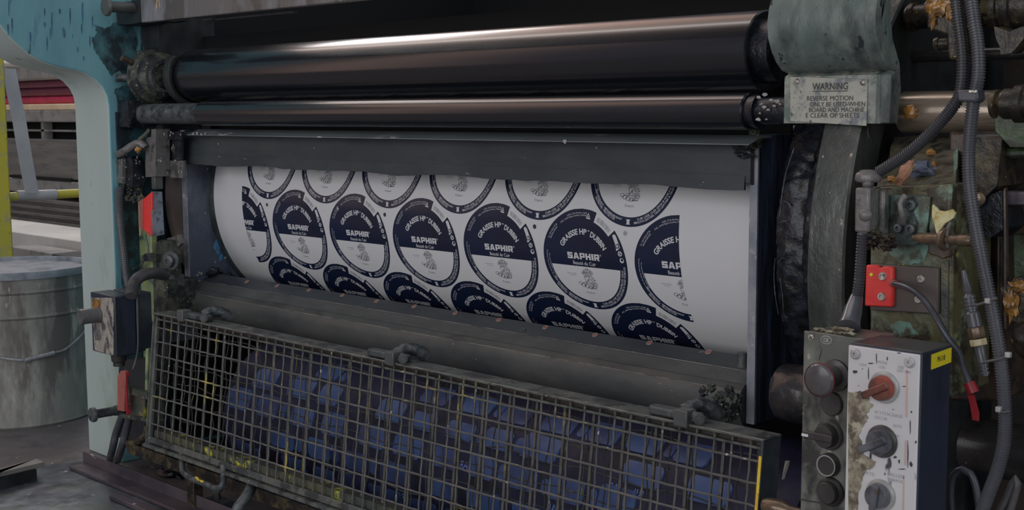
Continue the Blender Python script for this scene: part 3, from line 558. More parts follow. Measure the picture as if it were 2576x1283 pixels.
def label_flat():
    """one round label, drawn flat in units of its diameter; z carries the layer"""
    m = MB(); B = m.b
    def quad(a, b, c, d, z=0): m._f([B.verts.new((p[0], p[1], z)) for p in (a, b, c, d)])
    m.mi = 0; RO, RI, CH = .5, .415, -.047; c40, t70 = math.radians(40), math.tan(math.radians(70)); t40 = math.tan(c40)
    def spans(y):
        xo = math.sqrt(max(0, RO*RO-y*y)); rn = .405
        if y < rn*math.sin(c40) or y > RO*math.sin(math.radians(70)): return [(-xo, xo)]
        L = []
        if y < rn*math.sin(math.radians(70)): L.append((-xo, math.sqrt(rn*rn-y*y)))
        else: L.append((-xo, y/t70))
        if y < RO*math.sin(c40): L.append((y/t40, xo))
        return L
    ys = sorted(set([CH+i*(RO-CH)/70 for i in range(71)]+[.405*math.sin(c40), .405*math.sin(c40)+1e-5, RO*math.sin(c40)-1e-5, RO*math.sin(c40), .405*math.sin(math.radians(70)), RO*math.sin(math.radians(70)), RO*math.sin(math.radians(70))+1e-5]))
    for y0, y1 in zip(ys, ys[1:]):
        s0, s1 = spans(y0+1e-7), spans(y1-1e-7)
        if len(s0) != len(s1): continue
        for (a, b), (c, d) in zip(s0, s1):
            nseg = 8
            for k in range(nseg): quad((a+(b-a)*k/nseg, y0), (a+(b-a)*(k+1)/nseg, y0), (c+(d-c)*(k+1)/nseg, y1), (c+(d-c)*k/nseg, y1))
    a0 = math.asin(CH/RO); a0i = math.asin(CH/RI)
    N = 72
    for i in range(N):
        u0, u1 = i/N, (i+1)/N
        def pt(r, ai, u): a = ai+(-PI-2*ai)*u; return (r*math.cos(a), r*math.sin(a))
        po0, po1, pi0, pi1 = pt(RO, a0, u0), pt(RO, a0, u1), pt(RI, a0i, u0), pt(RI, a0i, u1)
        mid0 = ((po0[0]+pi0[0])/2, (po0[1]+pi0[1])/2); mid1 = ((po1[0]+pi1[0])/2, (po1[1]+pi1[1])/2)
        quad(pi0, mid0, mid1, pi1); quad(mid0, po0, po1, mid1)
    def line_text(s, cx, cy, w_, h_=None, bold=0, mi=1, z=1, rot=0):
        V, F, gw, gh = glyphs(s, bold); kx = w_/gw; ky = (h_/gh) if h_ else kx; m.mi = mi; c, sn = math.cos(rot), math.sin(rot)
        vs = [B.verts.new((cx+((x-gw/2)*kx)*c-((y-gh/2)*ky)*sn, cy+((x-gw/2)*kx)*sn+((y-gh/2)*ky)*c, z)) for x, y in V]
        for f in F: m._f([vs[i] for i in f])
    def arc_text(s, r, ang, span, h_, bold=0, mi=1, top=True, z=1):
        """lettering along a circle; ang = middle (deg), span = angular width (deg)"""
        V, F, gw, gh = glyphs(s, bold); m.mi = mi; k = math.radians(span)/gw; ky = h_/gh; A = math.radians(ang); vs = []
        for x, y in V:
            if top: a = A-(x-gw/2)*k; rr = r+y*ky
            else: a = A+(x-gw/2)*k; rr = r-y*ky
            vs.append(B.verts.new((rr*math.cos(a), rr*math.sin(a), z)))
        for f in F: m._f([vs[i] for i in f])
    # main lettering
    ccy = -.015
    def arcc(s, r, ang, span, h_, **k):
        n0 = len(B.verts); arc_text(s, r, ang, span, h_, **k); B.verts.ensure_lookup_table()
        for v in B.verts[n0:]: v.co.y += ccy
    arcc('GRAISSE HP', .276, 114, 69, .055, bold=.032)
    arcc('°', .302, 75.5, 4, .028, bold=.02)
    arcc('DUBBIN', .276, 50.5, 40, .055, bold=.032)
    LET = {'S': (1, [(0, .98), (.04, 1), (1, 1), (1, .72), (.36, .72), (.36, .62), (.98, .62), (1, .58), (1, .03), (.97, 0), (0, 0), (0, .28), (.64, .28), (.64, .38), (.03, .38), (0, .42)], []),
           'A': (1.10, [(0, 0), (.33, 1), (.77, 1), (1.10, 0), (.75, 0), (.70, .18), (.40, .18), (.35, 0)], [(.46, .42), (.64, .42), (.55, .74)]),
           'P': (1, [(0, 0), (0, 1), (.95, 1), (1, .94), (1, .36), (.95, .30), (.34, .30), (.34, 0)], [(.34, .54), (.67, .54), (.67, .76), (.34, .76)]),
           'H': (1, [(0, 0), (0, 1), (.34, 1), (.34, .64), (.66, .64), (.66, 1), (1, 1), (1, 0), (.66, 0), (.66, .36), (.34, .36), (.34, 0)], []),
           'I': (.36, [(0, 0), (0, 1), (.36, 1), (.36, 0)], []),
           'R': (1.02, [(0, 0), (0, 1), (.95, 1), (1, .94), (1, .42), (.92, .34), (.80, .33), (1.04, 0), (.66, 0), (.46, .32), (.34, .32), (.34, 0)], [(.34, .56), (.66, .56), (.66, .76), (.34, .76)])}
    x_ = 0; tot = sum(LET[c][0]+.13 for c in 'SAPHIR')-.13; kx_ = .385/tot; hh_ = .062
    for c in 'SAPHIR':
        wl, outl, hole = LET[c]; m.mi = 1
        m._f([B.verts.new((-.196+(x_+px_)*kx_, .023+py_*hh_, 1)) for px_, py_ in outl][::-1])
        if hole: m.mi = 0; m._f([B.verts.new((-.196+(x_+px_)*kx_, .023+py_*hh_, 2)) for px_, py_ in hole])
        x_ += wl+.13
    line_text('®', .205, .078, .02)
    line_text('Beauté du Cuir', -.002, -.014, .275, .036, bold=.006)
    # ring texts
    arc_text('NOURRISSANT - IMPERMÉABILISANT', .425+.028, 232, 56, .024, top=False, bold=.01)
    arc_text('NUTRITIVE - PROTECTOR', .452+.028, 231, 38, .024, top=False, bold=.01)
    arc_text('CUIR LISSE, CUIR GRAS & NUBUCK GRAS', .425+.028, 318, 72, .024, top=False, bold=.01)
    arc_text('SMOOTH LEATHER, OILED LEATHER & OILED NUBUCK', .452+.028, 318, 82, .024, top=False, bold=.01)
    arc_text('Pour toute information : ne pas avaler', .435, 190, 34, .018, top=False)
    arc_text('Conserver hors de portée des enfants', .462, 189, 40, .018, top=False)
    arc_text('AVEL, 16440 Magnac-Lavalette, FRANCE', .428, 104, 44, .020, top=True)
    arc_text('AVEL, ZI les Rochers, 16440', .452, 98, 30, .018, top=True)
    arc_text('Tel. +33 5 45 61 27 28', .452, 143, 22, .018, top=True)
    arc_text('www.tous-cuirs.com', .43, 143, 19, .018, top=True)
    m.mi = 1
    def tri(pts, z=1, mi=1): m.mi = mi; m._f([B.verts.new((x, y, z)) for x, y in pts])
    tri([(.055, .43), (.095, .425), (.078, .465)]); tri([(.066, .434), (.084, .432), (.077, .452)], 2, 0)
    tri([(.050, .412), (.098, .405), (.098, .418), (.052, .425)])
    # pill, box mark and two round marks on the tab
    def disc(cx, cy, r, z=1, mi=1, n_=16, sx=1): m.mi = mi; m._f([B.verts.new((cx+r*sx*math.cos(2*PI*i/n_), cy+r*math.sin(2*PI*i/n_), z)) for i in range(n_)])
    def rot_rect(cx, cy, w_, h_, a, z=1, mi=1):
        c, sn = math.cos(a), math.sin(a); m.mi = mi
        m._f([B.verts.new((cx+x*c-y*sn, cy+x*sn+y*c, z)) for x, y in ((-w_/2, -h_/2), (w_/2, -h_/2), (w_/2, h_/2), (-w_/2, h_/2))])
    rot_rect(.394, .235, .04, .075, .40); disc(.378, .268, .019); rot_rect(.413, .182, .046, .05, .35); rot_rect(.413, .182, .036, .038, .35, 2, 0); rot_rect(.413, .182, .02, .024, .35, 3, 1); rot_rect(.407, .150, .03, .016, .4)
    disc(.434, .112, .024); disc(.434, .112, .014, 2, 0); rot_rect(.434, .112, .022, .008, .9, 3, 1)
    disc(.448, .050, .024); disc(.452, .056, .013, 2, 0); rot_rect(.44, .04, .01, .02, .6, 3, 1)
    # hide mark at the bottom of the ring
    m.mi = 1; m._f([B.verts.new((-.008+x*.024, -.457+y*.026, 1)) for x, y in ((-1, 1), (-.45, .8), (0, 1), (.45, .8), (1, 1), (.7, .4), (.62, -.3), (1, -1), (.4, -.8), (0, -1), (-.4, -.8), (-1, -1), (-.62, -.3), (-.7, .4))])
    # bar code in the notch
    rnd = random.Random(3)
    a = 43.5
    while a < 66:
        wd = rnd.choice((.25, .35, .6)); A0, A1 = math.radians(a), math.radians(a+wd); m.mi = 3
        m._f([B.verts.new((r*math.cos(t), r*math.sin(t), 0)) for r, t in ((.425, A0), (.470, A0), (.470, A1), (.425, A1))]); a += wd+rnd.choice((.3, .5, .8))
    # plant drawing: leaning spray of strokes above a row of stones
    def stroke(x0, y0, x1, y1, w_, mi=2, z=1):
        d = Vector((x1-x0, y1-y0)); L_ = d.length or 1e-6; nrm = Vector((-d.y, d.x))/L_*w_/2; m.mi = mi
        m._f([B.verts.new((p.x, p.y, z)) for p in (Vector((x0, y0))+nrm*.3, Vector((x0, y0))-nrm*.3, Vector((x1, y1))-nrm, Vector((x1, y1))+nrm)])
    for i in range(430):
        u = rnd.random(); a = rnd.uniform(-.5, .5); bx_, by_ = .055-.055*u, -.262+.165*u
        wdt = .055*math.sin(min(1, u*1.2+.12)*PI*.8)+.012
        x = bx_+rnd.uniform(-1, 1)*wdt; y = by_+rnd.uniform(-.01, .01); L_ = rnd.uniform(.004, .012)
        stroke(x, y, x-L_*math.sin(a+.3+(bx_-x)*12), y+L_*math.cos(a), rnd.uniform(.0012, .0036), 2 if rnd.random() < .8 else 3)
    for i in range(110):
        a = rnd.uniform(-1.1, 1.3); r0 = .055+rnd.random()*.01; cx_, cy_ = .012, -.15
        stroke(cx_-r0*math.sin(a)*.9, cy_+r0*math.cos(a), cx_-(r0+.026)*math.sin(a)*.9, cy_+(r0+.026)*math.cos(a), .0016, 3)
    for sx_, sy_, rx_, ry_ in ((-.098, -.222, .022, .016), (-.066, -.238, .026, .018), (-.028, -.252, .026, .017), (.008, -.258, .022, .015), (-.045, -.218, .018, .012)):
        pts = [(sx_+rx_*math.cos(t)*(1+.1*math.sin(3*t)), sy_+ry_*math.sin(t)) for t in [2*PI*i/14 for i in range(14)]]
        for p_, q_ in zip(pts, pts[1:]+pts[:1]): stroke(p_[0], p_[1], q_[0], q_[1], .0045)
        for k in range(5): x = sx_+rx_*rnd.uniform(-.2, .8); y = sy_-ry_*rnd.uniform(.1, .7); stroke(x, y, x+.009, y+.002, .003)
    for k in range(16): x = .01+k*.0045; stroke(x, -.262-rnd.random()*.012, x+.008, -.255-rnd.random()*.012, .004)
    line_text('France', -.006, -.312, .10, .026, mi=3)
    line_text('Graisse de Dubbin', -.18, -.125, .11, .013, mi=3); line_text('imperméable', -.175, -.145, .07, .012, mi=3)
    return B
FLAT = bpy.data.meshes.new('flat label'); _b = label_flat(); _b.to_mesh(FLAT); _b.free()
def printed(cx, cs, lo_=None, hi_=None, cache={}):
    """wrap one label on the cylinder at (x, arc); cut where the plate was trimmed"""
    b = bmesh.new(); b.from_mesh(FLAT)
    for side_, lim in ((-1, lo_), (1, hi_)):
        if lim is not None:
            bmesh.ops.bisect_plane(b, geom=b.verts[:]+b.edges[:]+b.faces[:], plane_co=((lim-cx)/DL, 0, 0), plane_no=(side_, 0, 0), clear_outer=True)
    for v in b.verts:
        th = v.co.y*DL*ECC/R; rr = R+.0002+.00018*v.co.z; x = v.co.x*DL
        v.co = Vector((x, -rr*math.cos(th), rr*math.sin(th)))
    me = bpy.data.meshes.new('printed_label'); b.to_mesh(me); b.free()
    for k in LM: me.materials.append(M[k])
    me.polygons.foreach_set('use_smooth', [True]*len(me.polygons))
    return me
FULL = printed(0, 0)
org = Vector(pcyl['_o'])
def place_label(cx, cs, me=None):
    o = bpy.data.objects.new('printed_label', me or FULL); C.objects.link(o); o.parent = pcyl; o['_o'] = tuple(org)
    th = cs/R; o.rotation_euler = (-th, 0, 0); o.location = Vector((cx, YC, ZC))-org
    return o
XC0, XC1 = X0L-PX, X0L+5*PX
for k in range(0, 5): place_label(X0L+k*PX, S0L)
place_label(XC0, S0L, printed(XC0, 0, XC0, None)); place_label(XC1, S0L, printed(XC1, 0, None, XC1))
for k in range(6):
    for s_ in (1, -1): place_label(X0L+(k-.5)*PX, S0L+s_*ROWS)
m = MB()
for X_, s_, rr in ((-1.7805, -.005, .0028), (-1.479, -.0053, .003), (-1.173, -.0046, .003)):
    n_ = 20; m._f([m.b.verts.new((X_+rr*math.cos(2*PI*i/n_), YC-(R+.0003)*math.cos((s_+rr*math.sin(2*PI*i/n_))/R), ZC+(R+.0003)*math.sin((s_+rr*math.sin(2*PI*i/n_))/R))) for i in range(n_)])
obj('registration_dots', m, 'black_ink', pcyl)
m = MB()
for X_, s_, rr in ((-1.0196, -.0037, .003), (-1.5914, -.0021, .0025)):
    n_ = 20; m._f([m.b.verts.new((X_+rr*math.cos(2*PI*i/n_), YC-(R+.0003)*math.cos((s_+rr*math.sin(2*PI*i/n_))/R), ZC+(R+.0003)*math.sin((s_+rr*math.sin(2*PI*i/n_))/R))) for i in range(n_)])
obj('faint_dots', m, 'grey_ink', pcyl)

# ------------------------------------------------------------------ opening frame: beam, side plates
YPL = 1.16; XPL = -1.96
zbt = P(1885, 363, Y=1.152).z; zbk = P(1885, 341, Y=1.17).z
pfm = thing('opening_frame', (-1.38, 1.16, Z0-.36), 'slate steel frame with beam and side plates round the cylinder opening', 'machine frame')
zb0 = P(1200, 440, Y=1.152).z
pts = [Vector((XPL, 1.152, zb0+.004)), Vector((XPL, 1.152, zbk-.004)), Vector((XPL, 1.17, zbk-.004)), Vector((XPL, 1.17, zb0+.012)), Vector((XPL, 1.165, zb0))]
vec = Vector((-.805-XPL, 0, 0)); obj('beam', MB().prism(pts, vec), 'beam', pfm, bevel=.001)
yf_, yk_ = 1.128, 1.150; xf0 = P(470, 350, Y=yf_).x; xf1 = P(1884, 363, Y=yf_).x
zf0, zk0 = P(1885, 363, Y=yf_).z, P(1885, 341, Y=yk_).z
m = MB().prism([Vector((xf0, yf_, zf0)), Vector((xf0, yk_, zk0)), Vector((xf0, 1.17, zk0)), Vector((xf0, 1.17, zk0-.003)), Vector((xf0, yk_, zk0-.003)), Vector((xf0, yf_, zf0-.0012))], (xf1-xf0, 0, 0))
obj('top_strip', m, 'beam_top_lit', pfm, bevel=.0004)
xr0_ = P(1885, 640, Y=YPL).x
# wavy lip along the beam's lower edge, standing in for its shadow
m = MB(); rows = []
for i in range(121):
    x = XPL+.02+(xr0_-XPL-.021)*i/120; wv_ = .0035*noise.noise(Vector((x*9, 0, 0)))+.0012*noise.noise(Vector((x*40, 3, 0)))
    rows.append([m.b.verts.new(p) for p in ((x, 1.151, zb0+.012), (x, 1.150, zb0-.0035+wv_), (x, 1.153, zb0-.0035+wv_), (x, 1.154, zb0+.012))])
for A, B in zip(rows, rows[1:]):
    for k in range(4): m._f((A[k], B[k], B[(k+1) % 4], A[(k+1) % 4]))
obj('shadow_lip', m, 'beam', pfm)
ztop = P(463, 327, Y=YPL).z
def yz_prism(pix_or_pts, x0, x1): return MB().prism([Vector((x0, p[0], p[1])) for p in pix_or_pts], (x1-x0, 0, 0))
yb_ = 1.29
zlo = Z0-.36
m = MB(); m.box(XPL-.012, XPL, YPL+.0015, 1.40, zlo, ztop); obj('side_plate', m, 'blue_plate', pfm, bevel=.001)
m = MB(); m.box(XPL-.0125, XPL+.0005, YPL-.001, YPL+.0016, zlo, ztop); obj('plate_edge', m, 'plate_edge', pfm)
xr0, xr1 = P(1885, 640, Y=YPL).x, P(1904, 640, Y=YPL).x
m = MB(); m.box(xr0, xr1, YPL+.0015, 1.33, zlo+.02, P(1890, 338, Y=YPL).z); obj('side_plate', m, 'blue_black', pfm, bevel=.001)
m = MB(); m.box(xr0-.0003, xr1+.0003, YPL-.001, YPL+.0016, zlo+.02, P(1890, 338, Y=YPL).z); obj('plate_edge', m, 'plate_edge', pfm)
m = MB()
for i in range(34):
    p = Vector((XPL+.001, random.uniform(YPL+.01, YPL+.10), random.choice((Z0-.325, Z0-.30, Z0-.27))+random.uniform(-.02, .02)))
    m.blob(p, (.002, random.uniform(.001, .004), random.uniform(.001, .003)), .5, 3, 1, i)
lab(obj('paint_spatter', m, 'smear_white', pfm), 'white dried paint spatter')
m = MB(); m.blob(P(547, 622, X=XPL+.0008), (.0004, .006, .012), .5, 2, 2, 4); m.blob(P(556, 648, X=XPL+.0008), (.0004, .004, .006), .5, 2, 2, 9)
lab(obj('ink_stain', m, 'cyan_stain', pfm), 'cyan ink stain')
m = MB()
for i, (x, y, s_) in enumerate(((486, 337, 5), (496, 336, 6), (506, 338, 5), (516, 336, 4), (1421, 356, 6), (1500, 372, 2), (549, 362, 3), (790, 373, 2))):
    m.blob(P(x, y, Y=1.1275), (s_*.0005, .0005, s_*.0004), .4, 3, 2, i)
lab(obj('paint_chips', m, 'smear_white', pfm), 'white paint chips')
m = MB(); m.blob(P(1870, 372, Y=1.15), (.012, .004, .006), .6, 2.5, 3, 3); m.blob(P(1872, 390, Y=1.15), (.01, .004, .003), .6, 3, 3, 5); m.blob(P(1899, 352, Y=YPL), (.007, .004, .010), .6, 2.6, 3, 8)
obj('corner_sludge', m, 'grease_olive', pfm)

# sludge on the lower left corner of the plate
m = MB()
for i, (x, y, r_) in enumerate(((540, 690, .010), (555, 715, .012), (530, 735, .010), (560, 745, .010), (520, 770, .012), (545, 775, .012), (575, 700, .008), (570, 770, .012), (590, 795, .012))):
    m.blob(P(x, y, X=XPL+.014), (r_*.8, r_*1.3, r_), .5, 2.4, 3, i)
obj('corner_grease', m, 'grease', pfm)

# perforated bar and steps under the cylinder
xa, xz = XPL+.002, xr0-.001
def at(y, Y): q = P(1300, y, Y=Y); return (Y, q.z)
prof = [at(806, 1.205), at(838, 1.182), at(840, 1.178), at(866, 1.160), at(869, 1.156), at(884, 1.150)]
ye, ze = prof[-1]; Ra = .034; ca = (ye+.030*.0+math.sqrt(Ra*Ra-.016**2)*1.0, ze-.016)
for i_ in range(17):
    t0_ = PI-math.asin(.016/Ra)+0; tt_ = t0_+(math.radians(262)-t0_)*i_/16
    if i_: prof.append((ca[0]+Ra*math.cos(tt_), ca[1]+Ra*math.sin(tt_)))
prof.append((1.205, prof[-1][1]))
NP = len(prof)
t_ = thing('perforated_bar', ((xa+xz)/2, 1.17, Z0-.335), 'long dark bar with a row of plugged holes under the cylinder', 'bar')
m = MB(); n = len(prof); a = [m.b.verts.new((xa, p[0], p[1])) for p in prof]; b = [m.b.verts.new((xz, p[0], p[1])) for p in prof]
m._f(a); m._f(b[::-1])
for i in range(n):
    f = m._f((a[i], a[(i+1) % n], b[(i+1) % n], b[i])); f.material_index = 1 if i in (1, 2) or i > 4 else (2 if i in (3, 4) else 0)
obj('body', m, ['beam', 'steel_bar', 'steel_groove'], t_, angle=20)
for k in (1, 5): obj('worn_edge', MB().cyl((xa, prof[k][0], prof[k][1]), (xz, prof[k][0], prof[k][1]), .0005, seg=8), 'worn_highlight', t_)  # worn edges, their highlight painted as a thin lighter tube
p0_, p1_ = Vector((0,)+prof[0]), Vector((0,)+prof[1]); sl = (p0_-p1_).normalized(); nr = Vector((0, -sl.z, sl.y)); nr = nr if nr.y < 0 else -nr
for (x, y, blank) in ((621, 709, 0), (697, 719, 0), (777, 730, 0), (861, 743, 0), (947, 758, 0), (1042, 771, 0), (1145, 788, 0), (1255, 805, 0), (1316, 831, 1), (1372, 824, 0), (1497, 843, 0), (1634, 863, 0), (1782, 886, 0)):
    v = P(x, y, d=1); v.z -= HC
    k = (p0_.y-sl.y*0)/1; # intersect ray with the sloped face
    o_ = Vector((0, 0, HC)); tt = (p0_-o_).dot(nr)/v.dot(nr); q = o_+v*tt
    rh = .0042
    if blank: obj('empty_hole', MB().revolve(q-nr*.0005, nr, [(0, rh), (.0012, rh), (.0012, rh*.6), (.0004, rh*.55), (.0004, 0)], 20, cap=False), 'steel_dark', t_)
    else:
        pl = obj('plug', MB().revolve(q-nr*.0005, nr, [(0, rh), (.0013, rh*.95), (.0013, rh*.6), (.0006, rh*.5), (.0006, 0)], 20, cap=False), 'plug', t_)
        obj('plug_core', MB().revolve(q, nr, [(0, rh*.5), (.0011, rh*.42), (.0013, 0)], 16, cap=False), 'plug_red', pl)
ch_ = P(1868, 892, Y=1.17)
obj('end_screw', MB().revolve(ch_-ZV*.014, ZV, [(0, .006), (.016, .006), (.017, .004), (.017, 0)], 20), 'steel_dark', t_)
m = MB()
for i, (x, y, s_) in enumerate(((1835, 985, .006), (1822, 1000, .007), (1845, 1010, .009), (1815, 1025, .007), (1840, 1035, .009), (1806, 1004, .005), (1850, 1040, .006), (1830, 1052, .006), (1770, 985, .005), (1790, 975, .005))):
    m.blob(P(x, y, Y=1.10), (s_, s_*.7, s_), .5, 2.6, 3, i+20)
obj('grease_cake', m, 'grease_olive', t_)
YD, RD, ZD = 1.15, .034, Z0-.30
# ------------------------------------------------------------------ wire guard
XG0, XG1 = P(385, 795, Y=1.0).x, P(1921, 1108, Y=1.0).x
ZG = Z0-.3055; SL = .0214/.197; HG = .203
def G(x, s, dy=0): return Vector((x, 1.0-SL*s+dy, ZG-s))
gd = thing('wire_guard', ((XG0+XG1)/2, 1.0, ZG-HG), 'long grimy wire mesh guard hinged below the cylinder', 'guard')
def gbox(x0, x1, s0, s1, d0, d1):
    m = MB(); v = [m.b.verts.new(G(x, s, d)) for s in (s1, s0) for d in (d0, d1) for x in (x0, x1)]
    for q in ((0, 2, 3, 1), (4, 5, 7, 6), (0, 1, 5, 4), (2, 6, 7, 3), (0, 4, 6, 2), (1, 3, 7, 5)): m._f([v[i] for i in q])
    return m
obj('top_plate', gbox(XG0, XG1, 0, .003, 0, .030), 'guard', gd, bevel=.0008)
obj('top_web', gbox(XG0+.003, XG1-.003, .003, .012, .010, .013), 'dark_brown', gd)
obj('top_rail', gbox(XG0+.003, XG1-.003, .0085, .0115, .003, .0065), 'guard', gd, bevel=.001)
obj('worn_edge', MB().cyl(G(XG0, .0004), G(XG1, .0004), .0005, seg=8), 'worn_highlight', gd)
obj('side_plate', gbox(XG0, XG0+.003, .001, HG, 0.0, .030), 'guard', gd, bevel=.0008)
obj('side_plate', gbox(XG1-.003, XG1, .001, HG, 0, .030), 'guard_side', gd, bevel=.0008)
obj('side_rail', gbox(XG0+.003, XG0+.010, .006, HG, .002, .008), 'guard', gd, bevel=.001)
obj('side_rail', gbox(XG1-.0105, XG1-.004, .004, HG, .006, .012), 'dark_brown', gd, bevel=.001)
lab(obj('edge_paint', gbox(XG1-.0035, XG1-.0005, .016, HG-.02, -.0006, .0008), 'yellow_chip', gd), 'chipped yellow paint on the corner edge')
obj('bottom_rail', gbox(XG0-.001, XG1, HG-.002, HG+.003, -.004, .028), 'guard', gd, bevel=.0008)
obj('bottom_bar', gbox(XG0+.003, XG1-.003, HG-.013, HG-.004, .001, .005), 'guard', gd, bevel=.001)
cell = .0211; rw = .00125
def wavy(p0, p1, r, per, amp, dirv, ph):
    n_ = max(2, int((p1-p0).length/(per/2))); pts = [p0.lerp(p1, i/n_)+dirv*amp*(1 if (i+ph) % 2 else -1)+Vector((0, 0, 0)) for i in range(n_+1)]
    return pts
xm = P(1782, 1160, Y=.995).x; k0 = int((xm-XG0-.004)/cell); XS = []
x = xm-k0*cell
while x < XG1-.006: XS.append(x); x += cell
bend = {i: [random.uniform(-.0003, .0003) for _ in range(12)] for i in range(len(XS)+12)}
m = MB()
for i, x in enumerate(XS):
    n_ = 20; pts = [G(x+bend[i][j % 12]*.6, .004+(HG-.006)*j/n_, .0055+(.0004 if (i+j) % 2 else -.0004)) for j in range(n_+1)]
    m.tube(pts, rw, 6, step=.006)
obj('upright_wires', m, 'wire', gd)
m = MB(); s = .0225; j = 0
while s < HG-.004:
    n_ = len(XS)*2; pts = [G(XG0+.004+(XG1-XG0-.008)*i/n_, s+random.uniform(-.0003, .0003), .0040+(.0004 if (i+j) % 2 else -.0004)) for i in range(n_+1)]
    m.tube(pts, rw*1.05, 6, step=.006); s += cell; j += 1
obj('cross_wires', m, 'wire', gd)
xb_ = P(1725, 1150, Y=1.008).x; kk = int((xb_-XG0-.01)/(2*cell)); x = xb_-kk*2*cell
while x < XG1-.01:
    m = MB(); pts = [G(x+random.uniform(-.0003, .0003), .004+(HG-.006)*j/12, .016) for j in range(13)]
    for a_, b_ in zip(pts, pts[1:]): m.obox((a_+b_)/2, XV*.0018, YV*.0012, (b_-a_)/2*1.02)
    x += 2*cell; obj('back_bar', m, 'wire_back', gd)
m = MB(); x = XG0+.018
while x < XG1-.012:
    ph = random.uniform(0, 6); pts = [G(x+.0022*math.sin(ph+j*1.3)+random.uniform(-.001, .001), .006+(HG-.01)*j/14, .034+random.uniform(-.001, .002)) for j in range(15)]
    m.tube(pts, .0009, 5, step=.006); x += cell*1.35
s = .03
while s < HG:
    pts = [G(XG0+.01+(XG1-XG0-.02)*i/60, s+.0022*math.sin(i*.9+s*70)+random.uniform(-.001, .001), .036) for i in range(61)]
    m.tube(pts, .0009, 5, step=.008); s += .027
obj('inner_mesh', m, 'wire_far', gd)
m = MB(); m = gbox(XG0+.004, XG1-.004, HG-.022, HG-.003, .010, .028); m.lump(.012, .0022, 60, 4)
lab(obj('sludge_ledge', m, 'ledge', gd), 'caked sludge with yellow paint on the bottom ledge')
# lift handle, hinge arm below
hy = .97; hz_ = P(460, 1150, Y=hy).z
hd = [P(458, 1140, Y=.985), P(459, 1180, Y=.978), P(470, 1196, Y=.972), P(505, 1213, Y=.968), P(545, 1228, Y=.968), P(558, 1222, Y=.970), P(562, 1205, Y=.974), P(562, 1172, Y=.982)]
obj('handle', MB().tube(hd, .0046, 12), 'steel_dark', gd)
m = MB()
for i, (x, y) in enumerate(((500, 1209), (508, 1213), (495, 1204))): m.blob(P(x, y-2, Y=.964), (.004, .002, .0015), .5, 3, 2, i)
obj('handle_paint', m, 'yellow_chip', gd)
# carrier rail below the guard
zc_ = P(330, 1128, Y=1.0).z
t_ = thing('carrier_rail', (-1.4, 1.01, 0), 'grimy brown carrier rail under the wire guard', 'rail')
m = MB().box(P(322, 1130, Y=1.0).x, -.70, .998, 1.022, zc_-.009, zc_+.009); m.lump(.02, .0012, 40, 3)
obj('rail', m, 'grease_brown', t_)
for x in (-1.72, -1.2, -.74): obj('foot', MB().box(x, x+.02, 1.002, 1.018, 0, zc_-.008), 'grease_brown', t_, bevel=.001)
m = MB().tube([P(322, 1115, Y=1.0), P(345, 1112, Y=1.0), P(368, 1095, Y=1.0), P(372, 1070, Y=1.0)], .006, 10)
obj('end_hook', m, 'grease_brown', t_)
m = MB().tube([P(630, 1195, Y=1.0), P(634, 1218, Y=.985), P(622, 1246, Y=.97), P(600, 1275, Y=.955), P(590, 1300, Y=.95)], .0075, 12)
obj('swing_arm', m, 'steel_dark', t_)
bs = P(545, 1262, Z=.012)
t_ = thing('floor_bolt', (bs.x, bs.y, 0), 'grey hexagon bolt standing on the floor under the guard handle', 'bolt')
obj('base', MB().box(bs.x-.022, bs.x+.022, bs.y-.016, bs.y+.016, 0, .016), 'steel_dark', t_, bevel=.002)
obj('bolt_head', MB().revolve((bs.x, bs.y, .016), ZV, [(0, .006), (.012, .006), (.012, .009), (.022, .009), (.022, 0)], 6), 'steel_bar', t_)
m = MB(); c_ = P(440, 1190, Z=.004); m.blob(c_+ZV*.004, (.035, .02, .012), .4, 2, 3, 5)
tag(obj('floor_rag', m, 'grease'), 'dark crumpled rag on the floor behind the angle rail', 'rag')

# latches resting on the guard
def latch(px0, px1, pyl, pyr, left, label):
    a_ = P(px0, pyl, Y=1.012); b_ = P(px1, pyr, Y=1.012); L_ = b_.x-a_.x; z0 = ZG
    t = thing('guard_latch', ((a_.x+b_.x)/2, 1.012, z0), label, 'latch', 'latches along the top of the wire guard')
    X0 = a_.x; f0 = .012 if left else 0
    m = MB(); n_ = 10
    prof_ = [(X0+f0+.006-.006*math.sin(PI*i/n_), 1.010-.0075*math.cos(PI*i/n_)) for i in range(n_+1)]
    pts = [Vector((x, y, z0+.001)) for x, y in prof_]+[Vector((X0+L_*.8, 1.0175, z0+.001)), Vector((X0+L_*.8, 1.0025, z0+.001))]
    m.prism(pts, (0, 0, .0085)); obj('finger', m, 'steel_dark', t, bevel=.002)
    bx0 = X0 if left else X0+L_*.50
    obj('block', MB().box(bx0, bx0+.017, .996, 1.012, z0-.004, z0+.013), 'steel_bar', t, bevel=.0012)
    cb = Vector((X0+L_*.84, 1.0, z0+.008))
    obj('bolt', MB().revolve(cb, Vector((.8, -.6, 0)), [(-.012, .0040), (.004, .0040), (.004, .0056), (.008, .0056), (.008, .0034), (.011, .0034), (.011, 0)], 24), 'steel_bar', t)
    m = MB().tube([Vector((X0+L_*.45, 1.018, z0+.006)), Vector((X0+L_*.52, 1.030, z0+.011)), Vector((X0+L_*.60, 1.044, z0+.008)), Vector((X0+L_*.62, 1.056, z0-.002))], lambda u: .0070+.002*u, 12); m.lump(.004, .0014, 150, px0)
    obj('arm', m, 'steel_dark', t)
latch(468, 545, 795, 800, True, 'stubby latch at the left end of the guard beside the blue stained plate')
latch(934, 1052, 888, 905, False, 'dark latch with a bolt at the middle of the guard')
latch(1640, 1800, 1035, 1062, False, 'broad latch near the right end of the guard')

